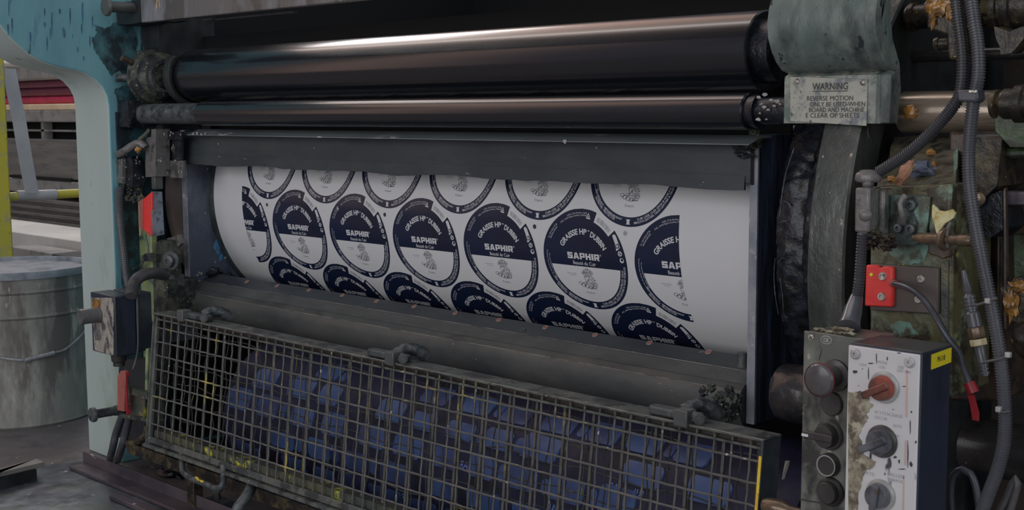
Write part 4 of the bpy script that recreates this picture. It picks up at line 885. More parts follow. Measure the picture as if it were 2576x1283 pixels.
# ------------------------------------------------------------------ blue lower drum
YBd, ZBd, RBd = 1.185, Z0-.472, .115
bd = thing('blue_cylinder', (-1.3, YBd, ZBd-RBd), 'blue inked cylinder with raised rubber blocks behind the wire guard', 'cylinder')
xd0, xd1 = -1.72, -.705
obj('drum', MB().revolve((xd0, YBd, ZBd), XV, [(0, .04), (0, RBd), (xd1-xd0, RBd), (xd1-xd0, .04)], 120), 'blue_dark', bd, angle=25)
def cyp(x, th, r_=RBd): return Vector((x, YBd-r_*math.cos(th), ZBd+r_*math.sin(th)))
def curved_block(m, x0, x1, t0, t1, h_):
    n_ = 6; cr = .18
    for_ = []
    prof_ = []
    for i in range(n_+1):
        u = i/n_; inset = .004 if i in (0, n_) else 0
        prof_.append((x0+inset, x1-inset, t0+(t1-t0)*u))
    lo_, hi_ = [], []
    for a_, b_, t in prof_:
        lo_.append([m.b.verts.new(cyp(a_, t, RBd-.001)), m.b.verts.new(cyp(b_, t, RBd-.001))]); hi_.append([m.b.verts.new(cyp(a_+.001, t, RBd+h_)), m.b.verts.new(cyp(b_-.001, t, RBd+h_))])
    for i in range(n_):
        m._f((hi_[i][0], hi_[i][1], hi_[i+1][1], hi_[i+1][0])); m._f((lo_[i][0], hi_[i][0], hi_[i+1][0], lo_[i+1][0])); m._f((lo_[i][1], lo_[i+1][1], hi_[i+1][1], hi_[i][1]))
    m._f((lo_[0][0], lo_[0][1], hi_[0][1], hi_[0][0])); m._f((lo_[n_][0], hi_[n_][0], hi_[n_][1], lo_[n_][1]))
m = MB(); mt = MB(); rnd = random.Random(11)
row = 0; th = -1.15
while th < .9:
    x = xd0+.01+(row % 2)*.045
    while x < xd1-.06:
        wd = rnd.uniform(.046, .062); hh = rnd.uniform(.20, .29)
        if rnd.random() < .86:
            curved_block(m, x, x+wd, th, th+hh, .002)
            if rnd.random() < .4: curved_block(m, x+wd+.006, x+wd+.020, th+.02, th+hh-.04, .002)
        x += wd+rnd.choice((.016, .020, .034))
    th += .335; row += 1
obj('rubber_blocks', m, 'blue_rubber', bd)
for i, (x, th) in enumerate(((-1.14, .28), (-.985, .10), (-1.44, .05), (-.83, -.15), (-1.30, -.3), (-1.02, -.42), (-.90, .46))):
    for wd_, dx in (('RIL', .0), ('AR', .035)):
        c_ = cyp(x-dx, th, RBd+.0006); tang = Vector((0, math.sin(th), math.cos(th)))
        mt.text(wd_, c_, -XV, tang, height=.009)
mt.keep = True
obj('lettering', mt, 'blue_text', bd)

# ================================================================== right hand side
def k_(depth): return depth/FPX
# grease laden gear and the flanged wheel on the cylinder's axis
t_ = thing('grease_gear', (-.755, YC, ZC-.24), 'black grease laden gear wheel right of the frame post', 'gear')
m = MB()
N = 150
prof_ = [(0, .12), (0, .229), (.004, .242), (.018, .245), (.036, .242), (.042, .246), (.060, .248), (.060, .12)]
m.revolve((-.782, YC, ZC), XV, prof_, N, cap=False); m.lump(.005, .0017, 110, 3)
obj('toothed_rim', m, 'grease', t_)
for k_i, (pts_, rr_) in enumerate((([(1998, 372), (1985, 410), (1974, 450), (1966, 500), (1961, 545)], .0009), ([(1950, 650), (1947, 690), (1950, 740), (1958, 790)], .0007), ([(1972, 505), (1984, 512), (1990, 524)], .0010), ([(1962, 560), (1975, 556), (1986, 566)], .0008), ([(1958, 660), (1966, 650), (1976, 650)], .0007), ([(1962, 700), (1968, 740), (1972, 790), (1982, 800)], .0006), ([(1990, 560), (1994, 600), (1990, 640)], .0006))):
    tp = []
    for x, y in pts_:
        v = P(x, y, d=1); v.z -= HC; a2 = v.y**2+v.z**2; dz = HC-ZC; b2_ = -2*v.y*YC+2*v.z*dz; c2_ = YC*YC+dz*dz-.249**2; disc_ = b2_*b2_-4*a2*c2_
        tt_ = (-b2_-math.sqrt(max(0, disc_)))/2/a2; tp.append(Vector((0, 0, HC))+v*tt_)
    obj('grease_glint', MB().tube(tp, (lambda u, rr_=rr_, k_i=k_i: rr_*(.35+1.1*abs(noise.noise(Vector((u*9, k_i*3, 0)))))), 6, step=.0015), 'glint', t_)  # thin light tubes paint the glints of the wet grease
obj('web', MB().revolve((-.774, YC, ZC), XV, [(0, 0), (0, .2), (.02, .2), (.02, 0)], 60), 'black', t_)
RW = .368
XWa, XWb = -.66, -.621
t_ = thing('flanged_wheel', (-.64, YC, ZC-RW), 'wide dull steel wheel rim beside the grease laden gear', 'wheel')
obj('rim', MB().revolve((XWa, YC, ZC), XV, [(0, RW-.04), (0, RW-.002), (.002, RW), (XWb-XWa-.002, RW), (XWb-XWa, RW-.002), (XWb-XWa, RW-.04)], 200, cap=False), 'flange', t_, angle=25)
obj('web', MB().revolve((XWa+.012, YC, ZC), XV, [(0, 0), (0, RW-.035), (.02, RW-.035), (.02, 0)], 80), 'black', t_)
# gear case behind everything on the right
gc = thing('gear_case', (-.1, 1.25, 0), 'black oily gear case wall behind the right hand shafts', 'gear case')
obj('wall', MB().box(-.60, 1.0, 1.30, 1.34, 0, 1.9), 'dark_brown', gc)
ys_, zs_ = 1.15, P(1960, 1000, Y=1.12).z
t_ = thing('stub_shaft', (-.74, ys_, zs_-.03), 'thick black greasy stub shaft behind the end of the wire guard', 'shaft')
m = MB().revolve((P(1926, 1000, Y=1.12).x, ys_, zs_), XV, [(0, .0), (0, .026), (.004, .030), (.03, .031), (.10, .031), (.10, 0)], 48); m.lump(.006, .0016, 60, 2)
obj('body', m, 'shaft_dark', t_)
q = P(1972, 1190, Y=1.03)
t_ = thing('paint_scraper', tuple(P(1972, 1208, Y=1.03)), 'thin bright metal blade between the guard and the control box', 'blade')
obj('blade', MB().prism([P(1966, 1207, Y=1.03), P(1975, 1160, Y=1.03), P(1981, 1162, Y=1.03)], (.0005, .004, 0)), 'screw', t_)
q = P(1945, 1275, Y=.99)
m = MB().revolve(q-XV*.01, XV, [(0, .006), (.006, .008), (.02, .008), (.028, .005), (.05, .005), (.05, 0)], 24)
tag(obj('lock_pin', m, 'brass'), 'tarnished brass pin at the lower right corner of the guard', 'pin')

# cast bearing housing with the warning plate
XH0, XH1 = -.70, -.590
YF = P(1972, 300, X=XH0).y
fp = [(1990, -95), (1960, -55), (1943, -15), (1934, 25), (1930, 60), (1932, 95), (1941, 130), (1953, 158), (1967, 178), (1985, 186)]
front = [P(x, y, X=XH0) for x, y in fp]
zf1 = P(1970, 310, Y=YF).z
front += [Vector((XH0, YF, front[-1].z-.003)), Vector((XH0, YF, zf1))]
back = [P(x, y, X=XH1) for x, y in ((2256, 326), (2266, 225), (2263, 160), (2246, 100), (2240, 40), (2240, -95))]
back[0].z = zf1
for p in back: p.x = XH0
m = MB().prism(front+back, (XH1-XH0, 0, 0)); m.cut(.012)
hs = thing('bearing_housing', ((XH0+XH1)/2, 1.06, zf1), 'rounded grey green cast bearing housing carrying the warning plate', 'housing')
for f in m.b.faces:
    c_ = f.calc_center_median(); f.material_index = 1 if c_.z < front[-2].z+.004 and c_.x < XH1-.012 else 0
obj('casting', m, ['housing', 'housing_low'], hs, angle=30)
lipf = [Vector((XH1-.009, p.y-.0018, p.z)) for p in front]; lipb = [Vector((XH1-.009, p.y+.010, p.z)) for p in reversed(front)]
obj('flange_lip', MB().prism(lipf+lipb, (.0105, 0, 0)), 'housing', hs, bevel=.0012, angle=30)
wp = thing('warning_plate', tuple(P(2085, 318, Y=YF-.001)), 'worn aluminium warning plate riveted to the grey green housing', 'sign')
c4 = [P(x, y, Y=YF-.0003) for x, y in ((1990, 193), (2184, 199), (2181, 317), (1989, 305))]
obj('plate', MB().prism(c4, (0, -.0014, 0)), 'name_plate', wp, bevel=.0004)
for x, y in ((2006, 205), (2171, 208)): obj('rivet', MB().revolve(P(x, y, Y=YF-.0016), -YV, [(0, .0028), (.001, .0024), (.0018, .001), (.002, 0)], 16), 'screw', wp)
yT = YF-.0021
def txt(m, s_, xa, xb, y, hpx, Y=None, bold=0):
    Y = Y or yT; a_ = P(xa, y, Y=Y); b_ = P(xb, y, Y=Y); hh = abs(P((xa+xb)/2, y-hpx/2, Y=Y).z-P((xa+xb)/2, y+hpx/2, Y=Y).z)
    c_ = P((xa+xb)/2, y, Y=Y); m.text(s_, c_, XV, ZV, width=(b_-a_).x, height=hh, bold=bold, depth=0)
m = MB(); m.keep = True
txt(m, 'WARNING', 2043, 2132, 217, 18, bold=.01); txt(m, 'REVERSE MOTION', 2029, 2145, 247, 12); txt(m, 'ONLY BE USED WHEN', 2036, 2175, 262, 12)
txt(m, 'BOARD AND MACHINE', 2034, 2173, 276, 12); txt(m, 'E CLEAR OF SHEETS', 2026, 2160, 290, 12)
a_, b_ = P(2044, 231, Y=yT), P(2132, 233, Y=yT); m._f([m.b.verts.new(p) for p in (a_, Vector((b_.x, yT, a_.z)), Vector((b_.x, yT, a_.z+.0007)), a_+ZV*.0007)])
obj('lettering', m, 'engrave', wp)

# shafts right of the housing
def shaft(name, x0, x1, Y, yc, rpx, mm, label, steps=None):
    a_ = P(x0, yc, Y=Y); b_ = P(x1, yc, Y=Y); dep = (a_-Vector((0, 0, HC))).dot(FWD); r_ = rpx*dep/FPX; c_ = Vector((a_.x, Y+r_, a_.z)); L_ = b_.x-a_.x
    pr = steps or [(0, 1), (1, 1)]
    m = MB().revolve(c_, XV, [(0, 0)]+[(u*L_, v*r_) for u, v in pr]+([(L_+.45, pr[-1][1]*r_), (L_+.45, 0)] if x1 > 2600 else [(L_, 0)]), 48)
    return tag(obj(name, m, mm, angle=30), label, 'shaft')
shaft('drive_shaft', 2250, 2650, 1.09, 282, 52, 'shaft', 'bright oily shaft running right from the housing foot')
shaft('tie_bar', 2262, 2650, 1.16, 143, 15, 'shaft_dark', 'thin black bar between the two right hand shafts')
shaft('upper_spindle', 2268, 2345, 1.12, 42, 36, 'grease_brown', 'short oily spindle near the top beside the housing', [(0, .85), (.1, 1), (.25, 1), (.27, .85), (1, .85)])
shaft('side_spindle', 2345, 2400, 1.08, 110, 17, 'grease_brown', 'small capped spindle under the yellow smeared block', [(0, .9), (.08, 1), (.2, 1), (.22, .8), (1, .8)])
shaft('top_coupling', 2430, 2660, 1.10, 20, 60, 'grease_brown', 'large ringed oily coupling in the top right corner', [(0, .8), (.25, .8), (.26, 1.12), (.32, 1.12), (.33, .98), (.40, .98), (.41, 1.1), (.46, 1.1), (.47, .95), (1, .95)])
shaft('ringed_coupling', 2476, 2660, 1.02, 262, 42, 'grease_brown', 'bright ringed coupling above the green block on the right', [(0, .5), (.03, .85), (.10, .9), (.12, .7), (.2, .95), (.34, .95), (.36, 1.15), (.48, 1.15), (.5, .95), (1, .95)])
def slab(name, pix, Y, dep, mm, label=None, cat=None, bev=.001, parent=None, lump=None):
    m = MB().prism(Yp(pix, Y), (0, dep, 0))
    if lump: m.lump(*lump)
    o = obj(name, m, mm, parent, bevel=bev)
    return tag(o, label, cat) if parent is None else o
t_ = thing('smeared_block', tuple(P(2365, 150, Y=1.06)), 'olive block smeared with orange grease at the top, left of the hoses', 'block')
slab('body', [(2336, -40), (2405, -40), (2405, 150), (2385, 150), (2380, 88), (2330, 70)], 1.06, .05, 'grease_brown', parent=t_, bev=.002)
m = MB(); m.blob(P(2358, 12, Y=1.058), (.010, .004, .010), .35, 2.4, 4, 1); m.blob(P(2346, 38, Y=1.058), (.003, .003, .009), .5, 2.4, 3, 2); m.blob(P(2390, 30, Y=1.058), (.003, .003, .007), .5, 2.4, 3, 6)
lab(obj('grease_smear', m, 'orange', t_), 'orange grease smear')
m = MB(); m.blob(P(2290, 283, Y=1.088), (.0065, .003, .0065), .25, 2.2, 3, 12)
tag(obj('grease_blob', m, 'orange'), 'round orange grease blob stuck on the bright shaft', 'grease')
t_ = thing('green_block', tuple(P(2540, 350, Y=1.03)), 'green painted block under the ringed coupling at the right edge', 'block')
slab('body', [(2498, 272), (2700, 272), (2700, 372), (2540, 372), (2502, 330)], 1.03, .06, 'green', parent=t_)
slab('rod', [(2515, 374), (2700, 366), (2700, 396), (2520, 400)], 1.04, .02, 'green', parent=t_, bev=.003)
t_ = thing('coupling_arm', tuple(P(2520, 150, Y=1.07)), 'oily cast arm hanging below the top right coupling', 'arm')
m = MB().prism(Yp([(2500, 66), (2540, 80), (2572, 66), (2600, 66), (2545, 132), (2520, 135), (2508, 100)], 1.07), (0, .02, 0)); m.lump(.008, .0012, 80, 2)
obj('body', m, 'grease_brown', t_)

# brown cast columns and panels at the far right
t_ = thing('oily_column', tuple(P(2490, 900, Y=1.05)), 'tall dark brown oily casting behind the corrugated hoses', 'casting')
slab('column', [(2385, 330), (2520, 330), (2516, 1010), (2385, 1010)], 1.09, .06, 'brown_mach', parent=t_, bev=.003)
m = MB().prism(Yp([(2455, 345), (2520, 352), (2508, 468), (2450, 520)], 1.03), (0, .05, 0)); m.lump(.01, .0015, 60, 8)
obj('boss', m, 'grease_brown', t_)
m = MB().prism(Yp([(2460, 500), (2520, 480), (2522, 575), (2490, 600), (2450, 575)], 1.035), (0, .04, 0)); m.lump(.008, .002, 90, 9)
obj('greasy_bracket', m, 'grease', t_)
q = P(2462, 500, Y=1.03); obj('bolt', MB().revolve(q, -YV+XV*.3, [(-.01, .005), (.003, .0058), (.004, .004), (.004, 0)], 20), 'brass', t_)
slab('edge_strip', [(2522, 480), (2528, 470), (2534, 830), (2524, 830)], 1.03, .006, 'brown_mach', parent=t_)
t_ = thing('rust_bar', tuple(P(2560, 500, Y=1.05)), 'flat rusty bar at the right edge above the green panel', 'bar')
slab('body', [(2527, 480), (2700, 482), (2700, 515), (2528, 517)], 1.045, .012, 'rail_brown', parent=t_)
tag(slab('machine_cover', [(2548, 590), (2700, 590), (2700, 712), (2550, 712)], 1.06, .03, 'green'), 'bright green panel at the right edge of the press', 'panel')
t_ = thing('orange_casting', tuple(P(2550, 850, Y=1.03)), 'oily casting with orange grease at the right edge', 'casting')
m = MB().prism(Yp([(2518, 725), (2560, 700), (2700, 700), (2700, 800), (2560, 808), (2524, 790)], 1.03), (0, .05, 0)); m.lump(.008, .003, 60, 11)
obj('body', m, 'grease_brown', t_)
m = MB(); m.blob(P(2545, 762, Y=1.03), (.006, .004, .011), .6, 2.5, 3, 2); m.blob(P(2562, 720, Y=1.03), (.007, .004, .005), .6, 2.5, 3, 7)
obj('grease', m, 'orange', t_)
m = MB().revolve(P(2560, 850, Y=1.02), XV, [(0, 0), (0, .012), (.006, .016), (.08, .016), (.08, 0)], 32); m.lump(.006, .0015, 70, 2); obj('knob', m, 'grease_brown', t_)
shaft('lower_shaft', 2398, 2680, 1.08, 1128, 72, 'shaft_dark', 'thick black greasy shaft low on the right behind the long hose', [(0, .86), (.03, 1), (1, 1)])

# machine bracket with ledge, behind switch and sensor
br = thing('machine_bracket', tuple(P(2290, 1000, Y=1.03)), 'cast machine bracket with mint and olive paint under grime', 'bracket')
YB3 = 1.0
slab('front_face', [(2188, 470), (2400, 462), (2392, 1000), (2188, 1000)], YB3, .07, 'green_mach', parent=br, bev=.002)
ll = [P(2196, 496, Y=1.0), P(2404, 470, Y=1.0), P(2412, 340, Y=1.13), P(2250, 345, Y=1.13)]
m = MB().prism(ll, (0, .004, -.012)); m.lump(.012, .002, 50, 3); obj('ledge', m, 'grey_top', br)
slab('ledge_front', [(2330, 468), (2394, 462), (2390, 600), (2335, 600)], .987, .012, 'green_mach', parent=br, bev=.002)
for pp_, yy_ in (([(2235, 612), (2300, 606), (2338, 618), (2322, 664), (2300, 662), (2290, 668), (2262, 660), (2250, 648), (2238, 640)], YB3-.0006), ([(2398, 385), (2410, 370), (2408, 420), (2400, 440)], 1.03), ([(2240, 820), (2262, 806), (2290, 812), (2296, 826), (2310, 840), (2250, 850)], YB3-.0006)):
    lab(obj('paint_patch', MB().prism(Yp(pp_, yy_), (0, .0008, 0)), 'turq', br), 'bare turquoise paint patch')
slab('yellow_edge', [(2366, 660), (2384, 655), (2384, 870), (2368, 870)], YB3-.002, .004, 'ledge', parent=br, bev=.0005)
q = P(2372, 498, Y=.999); obj('bolt_hole', MB().revolve(q, -YV, [(0, .003), (.0012, .003), (.0012, .0018), (0, .0016), (0, 0)], 16, cap=False), 'void', br)
# debris on the ledge
def blobthing(name, px, py, Y, rad, mm, label, cat, seed=0, amp=.25, rot=0, grp=None):
    q = P(px, py, Y=Y); m = MB(); m.blob((0, 0, 0), rad, amp, 2.2, 3, seed)
    bmesh.ops.rotate(m.b, verts=m.b.verts[:], cent=(0, 0, 0), matrix=Matrix.Rotation(rot, 3, 'Y')); bmesh.ops.translate(m.b, verts=m.b.verts[:], vec=q)
    return tag(obj(name, m, mm), label, cat, grp)
blobthing('sludge_strip', 2275, 436, 1.01, (.005, .003, .0125), 'pink_blob', 'long dried pink sludge strip lying on the grey ledge', 'debris', 3, .25, .6)
blobthing('sludge_lump', 2242, 451, 1.0, (.0035, .003, .003), 'orange', 'small orange lump left of the pink strip', 'debris', 5)
blobthing('sludge_lump', 2342, 384, 1.08, (.0045, .003, .003), 'orange', 'orange lump highest on the grey ledge', 'debris', 6)
blobthing('sludge_lump', 2349, 417, 1.05, (.003, .003, .004), 'orange', 'small orange lump beside the grimy blue rag', 'debris', 7)
blobthing('blue_rag', 2318, 426, 1.035, (.013, .006, .0065), 'rag', 'crumpled grimy blue rag on the grey ledge', 'rag', 8, .45)
m = MB().prism(Yp([(2346, 515), (2362, 530), (2378, 531), (2394, 527), (2402, 536), (2398, 548), (2376, 562), (2366, 575), (2356, 590), (2352, 572), (2344, 545)], .978), (0, .0025, 0)); m.lump(.004, .0006, 120, 1)
tag(obj('cream_scrap', m, 'paper_scrap'), 'torn cream coloured scrap stuck below the ledge', 'scrap')

# limit switch with elbow and the valve block beside it
Ysw = .955
sw = thing('limit_switch', tuple(P(2182, 585, Y=Ysw)), 'grimy cast limit switch with domed cap fed by a corrugated hose', 'switch')
slab('body', [(2150, 472), (2187, 472), (2186, 586), (2148, 584)], Ysw, .012, 'switch', parent=sw, bev=.002)
slab('side_ribs', [(2193, 470), (2207, 474), (2206, 592), (2192, 586)], Ysw+.010, .010, 'grease_olive', parent=sw, bev=.002)
slab('cover', [(2208, 478), (2224, 480), (2224, 600), (2207, 592)], Ysw+.014, .008, 'switch', parent=sw, bev=.002)
slab('neck', [(2165, 452), (2187, 452), (2187, 474), (2165, 474)], Ysw+.002, .010, 'switch', parent=sw, bev=.003)
q = P(2184, 455, Y=Ysw+.012); obj('cap', MB().revolve(q-ZV*.001, ZV, [(0, .0), (0, .0105), (.003, .0115), (.007, .0105), (.010, .006), (.0105, 0)], 8), 'switch', sw, bevel=.001)
q = P(2174, 541, Y=Ysw-.001); obj('bump', MB().revolve(q+YV*.002, -YV, [(0, .0058), (.002, .0052), (.004, .003), (.005, 0)], 24), 'switch', sw)
m = MB()
for i, (x, y, s_) in enumerate(((2180, 598, .004), (2195, 606, .005), (2215, 604, .004), (2228, 612, .005), (2205, 592, .004), (2174, 612, .004), (2236, 600, .004))): m.blob(P(x, y, Y=.96), (s_*1.2, s_, s_), .7, 3, 3, i+2)
obj('oily_wool', m, 'grease_brown', sw)
vb = thing('valve_block', tuple(P(2290, 620, Y=.985)), 'dark turquoise valve block with bolts between the switch and the ledge', 'valve')
m = MB().prism(Yp([(2226, 490), (2336, 494), (2328, 600), (2300, 616), (2226, 616)], .985), (0, .016, 0)); m.lump(.01, .0007, 70, 3); obj('body', m, 'valve', vb)
m = MB().prism(Yp([(2316, 494), (2340, 495), (2334, 560), (2326, 592), (2312, 596), (2312, 560), (2298, 532), (2312, 512)], .9835), (0, .0015, 0)); lab(obj('paint_patch', m, 'turq', vb), 'turquoise paint patch')
slab('bright_edge', [(2228, 494), (2233, 494), (2232, 614), (2226, 614)], .9835, .002, 'turq', parent=vb, bev=.0003)
for x, y, r_ in ((2294, 516, .0045), (2293, 576, .004), (2262, 574, .0036)):
    obj('bolt', MB().revolve(P(x, y, Y=.984), -YV, [(0, r_), (.003, r_), (.0036, r_*.8), (.0036, r_*.5), (.001, r_*.45), (.001, 0)], 20), 'steel_dark', vb)
m = MB().tube([P(2280, 492, Y=.978), P(2264, 512, Y=.975), P(2270, 540, Y=.975), P(2272, 560, Y=.980)], .0026, 10); obj('lever', m, 'switch', vb)
rd = thing('brass_rod', tuple(P(2370, 640, Y=.96)), 'tarnished rod with a ring and hanger sticking out toward the long hose', 'rod')
a_, b_ = P(2300, 598, Y=.968), P(2446, 606, Y=.952)
obj('rod', MB().revolve(a_, b_-a_, [(0, .0028), (.006, .0028), (.006, .0046), (.030, .0046), (.030, .0038), (.046, .0038), (.047, .0046), ((b_-a_).length-.004, .0046), ((b_-a_).length, .003)], 24), 'brass', rd)
q = a_.lerp(b_, .52); obj('ring', MB().revolve(q, b_-a_, [(0, .0048), (0, .0088), (.002, .0092), (.004, .0088), (.004, .0048)], 32, cap=False), 'brass', rd)
m = MB().tube([P(2392, 560, Y=.962), P(2384, 575, Y=.96), P(2382, 600, Y=.957), P(2384, 622, Y=.958)], .0016, 8); obj('hook', m, 'steel_bar', rd)
slab('hanger', [(2335, 606), (2386, 612), (2388, 645), (2372, 652), (2332, 636)], .985, .008, 'brown_mach', parent=rd)

# red sensor on its plate
pl = thing('sensor_plate', tuple(P(2290, 790, Y=.995)), 'flat brown mounting plate with two bright screws', 'plate')
slab('plate', [(2190, 664), (2360, 674), (2358, 790), (2188, 780)], .9945, .005, 'rust_plate', parent=pl)
for x, y in ((2318, 701), (2311, 753)): obj('screw', MB().revolve(P(x, y, Y=.9945), -YV, [(0, .0035), (.001, .0035), (.0022, .0028), (.0022, .0016), (.001, .0014), (.001, 0)], 18), 'screw', pl)
rs = thing('red_sensor', tuple(P(2213, 775, Y=.988)), 'bright red sensor with a yellow light held by two screws', 'sensor')
slab('body', [(2178, 666), (2206, 668), (2214, 676), (2222, 670), (2245, 672), (2243, 773), (2174, 770)], .9885, .006, 'red', parent=rs, bev=.0015)
for x, y in ((2221, 695), (2219, 746)):
    obj('screw', MB().revolve(P(x, y, Y=.9885), -YV, [(0, .0038), (.001, .0038), (.0025, .0030), (.0025, .0017), (.001, .0015), (.001, 0)], 20), 'screw', rs)
q = P(2192, 691, Y=.9883); obj('light', MB().revolve(q, -YV, [(0, .0016), (.0006, .0014), (.0009, 0)], 14), 'led', rs)
obj('gland', MB().revolve(P(2244, 711, Y=.988), P(2262, 718, Y=.986)-P(2244, 711, Y=.988), [(0, .0034), (.003, .0032), (.006, .0026)], 16), 'red_dull', rs)
m = MB().tube([P(2250, 714, Y=.986), P(2280, 722, Y=.975), P(2312, 742, Y=.965), P(2342, 778, Y=.955), P(2368, 822, Y=.95), P(2390, 858, Y=.95), P(2412, 885, Y=.95), P(2421, 915, Y=.95), P(2434, 950, Y=.945), P(2440, 968, Y=.945)], .0026, 10)
tag(obj('sensor_cable', m, 'cable'), 'thin black cable looping from the red sensor behind the white box', 'cable')
m = MB().revolve(P(2438, 962, Y=.945), P(2450, 990, Y=.945)-P(2438, 962, Y=.945), [(0, .0038), (0, .0046), (.0085, .0046), (.0085, .0038)], 20)
tt = thing('red_tape', tuple(P(2450, 1058, Y=.945)), 'dark red tape flag hanging from the end of the sensor cable', 'tape')
obj('wrap', m, 'red_dark', tt)
obj('tail', MB().prism(Yp([(2434, 993), (2450, 993), (2463, 1040), (2462, 1060), (2446, 1056), (2440, 1020)], .946), (0, .0008, 0)), 'red_dark', tt)

# hoses
YH = .93
h1 = [P(x, y, Y=YH) for x, y in ((2402, -40), (2410, 40), (2419, 110), (2422, 170), (2416, 230), (2398, 268), (2350, 325), (2285, 385), (2212, 432))]
tag(obj('corrugated_hose', MB().tube(h1, .0047, 14, ribs=(.0021, .0009)), 'conduit_dark'), 'corrugated hose bending down left to the domed limit switch', 'hose')
h2 = [P(x, y, Y=YH) for x, y in ((2438, -40), (2450, 50), (2460, 120), (2461, 190), (2450, 250), (2441, 330), (2437, 410), (2441, 480), (2453, 560), (2470, 650), (2488, 740), (2507, 840), (2520, 930), (2528, 1030), (2526, 1110), (2510, 1180), (2484, 1250), (2462, 1310))]
tag(obj('corrugated_hose', MB().tube(h2, .0052, 14, ribs=(.0021, .0009)), 'conduit'), 'longest corrugated hose hanging down the right side', 'hose')
h3 = [P(x, y, Y=YH+.012) for x, y in ((2170, 585), (2166, 640), (2162, 700), (2156, 745))]
tag(obj('corrugated_hose', MB().tube(h3, .0046, 14, ribs=(.0024, .0008)), 'conduit_dark'), 'short corrugated hose from the limit switch down to the grey box', 'hose')
cl = thing('hose_clamp', tuple(P(2428, 256, Y=YH-.004)), 'black plastic clamp joining the two corrugated hoses', 'clamp')
slab('block', [(2404, 226), (2457, 224), (2460, 252), (2452, 258), (2408, 256)], YH-.008, .014, 'cable', parent=cl, bev=.002)
slab('metal_tab', [(2436, 227), (2457, 226), (2457, 234), (2436, 234)], YH-.0095, .002, 'screw', parent=cl, bev=.0005)
def tie(pts, r_, head, label):
    t = thing('cable_tie', tuple(P(*pts[0], Y=YH-.004)), label, 'cable tie')
    obj('band', MB().tube([P(x, y, Y=YH-.0065) for x, y in pts], r_, 8), 'cable_grey', t)
    q = P(*head, Y=YH-.007); obj('head', MB().box(q.x-.002, q.x+.002, q.y-.001, q.y+.003, q.z-.002, q.z+.002), 'ring', t, bevel=.0005)
tie([(2440, 768), (2462, 766), (2486, 757), (2508, 750)], .0010, (2484, 757), 'grey cable tie binding the connector to the hose beside the brown column')
tie([(2466, 914), (2490, 908), (2518, 902), (2534, 896)], .0010, (2535, 893), 'lower cable tie with a bright square head below the cream nut')
tie([(2506, 1034), (2526, 1038), (2540, 1034)], .0012, (2511, 1030), 'cable tie lowest on the longest hose')
cn = thing('plug_connector', tuple(P(2470, 950, Y=.94)), 'black cable connector with cream and grey nuts hanging beside the hose', 'connector')
c0, c1 = P(2424, 680, Y=.945), P(2480, 950, Y=.945); L_ = (c1-c0).length
def fr_(px): return (px-680)/270*L_
pr = [(0, .0018), (fr_(730), .0034), (fr_(738), .0024), (fr_(744), .0042)]
for i in range(4): pr += [(fr_(746+i*9), .0048), (fr_(750+i*9), .0048), (fr_(751+i*9), .0040), (fr_(754+i*9), .0040)]
pr += [(fr_(784), .0040), (fr_(788), .0052), (fr_(822), .0054)]
obj('upper_body', MB().revolve(c0, c1-c0, pr, 24), 'conduit', cn)
obj('grey_nut', MB().revolve(c0, c1-c0, [(fr_(823), .0062), (fr_(825), .0066), (fr_(848), .0066), (fr_(850), .0062)], 8), 'brass', cn)
obj('cream_nut', MB().revolve(c0, c1-c0, [(fr_(853), .0062), (fr_(855), .0066), (fr_(868), .0066), (fr_(870), .006)], 8), 'cream_nut', cn)
pr = [(fr_(871), .0042), (fr_(905), .0036)]
for i in range(4): pr += [(fr_(906+i*10), .0038), (fr_(910+i*10), .0038), (fr_(911+i*10), .0028), (fr_(915+i*10), .0028)]
obj('lower_body', MB().revolve(c0, c1-c0, pr, 24), 'conduit', cn)
m = MB().tube([P(x, y, Y=.955) for x, y in ((2396, 1310), (2391, 1240), (2398, 1196), (2420, 1180), (2442, 1192), (2456, 1230), (2466, 1300))], .0030, 10)
tag(obj('loop_cable', m, 'cable'), 'black cable loop at the bottom right of the white box', 'cable')
m = MB().tube([P(x, y, Y=.955) for x, y in ((2500, 1310), (2528, 1262), (2548, 1215), (2556, 1204), (2560, 1214), (2552, 1250), (2530, 1320))], .0030, 10)
tag(obj('bent_cable', m, 'cable_grey'), 'grey cable bend right of the long hose at the bottom', 'cable')

# ------------------------------------------------------------------ control boxes
YG_, YW_ = .900, .870
gx0, gx1 = P(2022, 832, Y=YG_).x, P(2135, 850, Y=YG_).x+.02
gz = P(2022, 832, Y=YG_).z
gb = thing('control_box', ((gx0+gx1)/2, YG_+.02, 0), 'narrow grimy grey control box with black buttons and an emergency stop', 'control box')
obj('body', MB().box(gx0+.0008, gx1, YG_+.002, YG_+.044, .03, gz-.0005), 'grey_panel_top', gb, bevel=.0015)
obj('face', MB().box(gx0, gx1, YG_, YG_+.002, .03, gz), 'grey_panel', gb, bevel=.0008)
obj('stand', MB().box(gx0+.01, gx0+.06, YG_+.012, YG_+.04, 0, .031), 'guard_side', gb)
def onface(px, py, Y, prof_, mm, name, par, seg=36, d=None, hx=None, bev=0):
    """a round fitting on a face: base seen at (px,py); prof in metres"""
    return obj(name, MB().revolve(P(px, py, Y=Y), d or -YV, prof_, seg), mm, par, bevel=bev)
sc1 = onface(2040, 849, YG_, [(0, .0026), (.0006, .0026), (.001, .0018), (.001, 0)], 'screw', 'screw', gb)
m = MB(); q = P(2040, 849, Y=YG_-.0012)
for a_ in (.6, .6+PI/2): m.obox(q, Vector((math.cos(a_), 0, math.sin(a_)))*.0019, YV*.0002, Vector((-math.sin(a_), 0, math.cos(a_)))*.0003)
obj('cross_slot', m, 'black_ink', sc1)
m = MB(); q = P(2079, 855, Y=YG_-.0002)
m.b.faces.ensure_lookup_table()
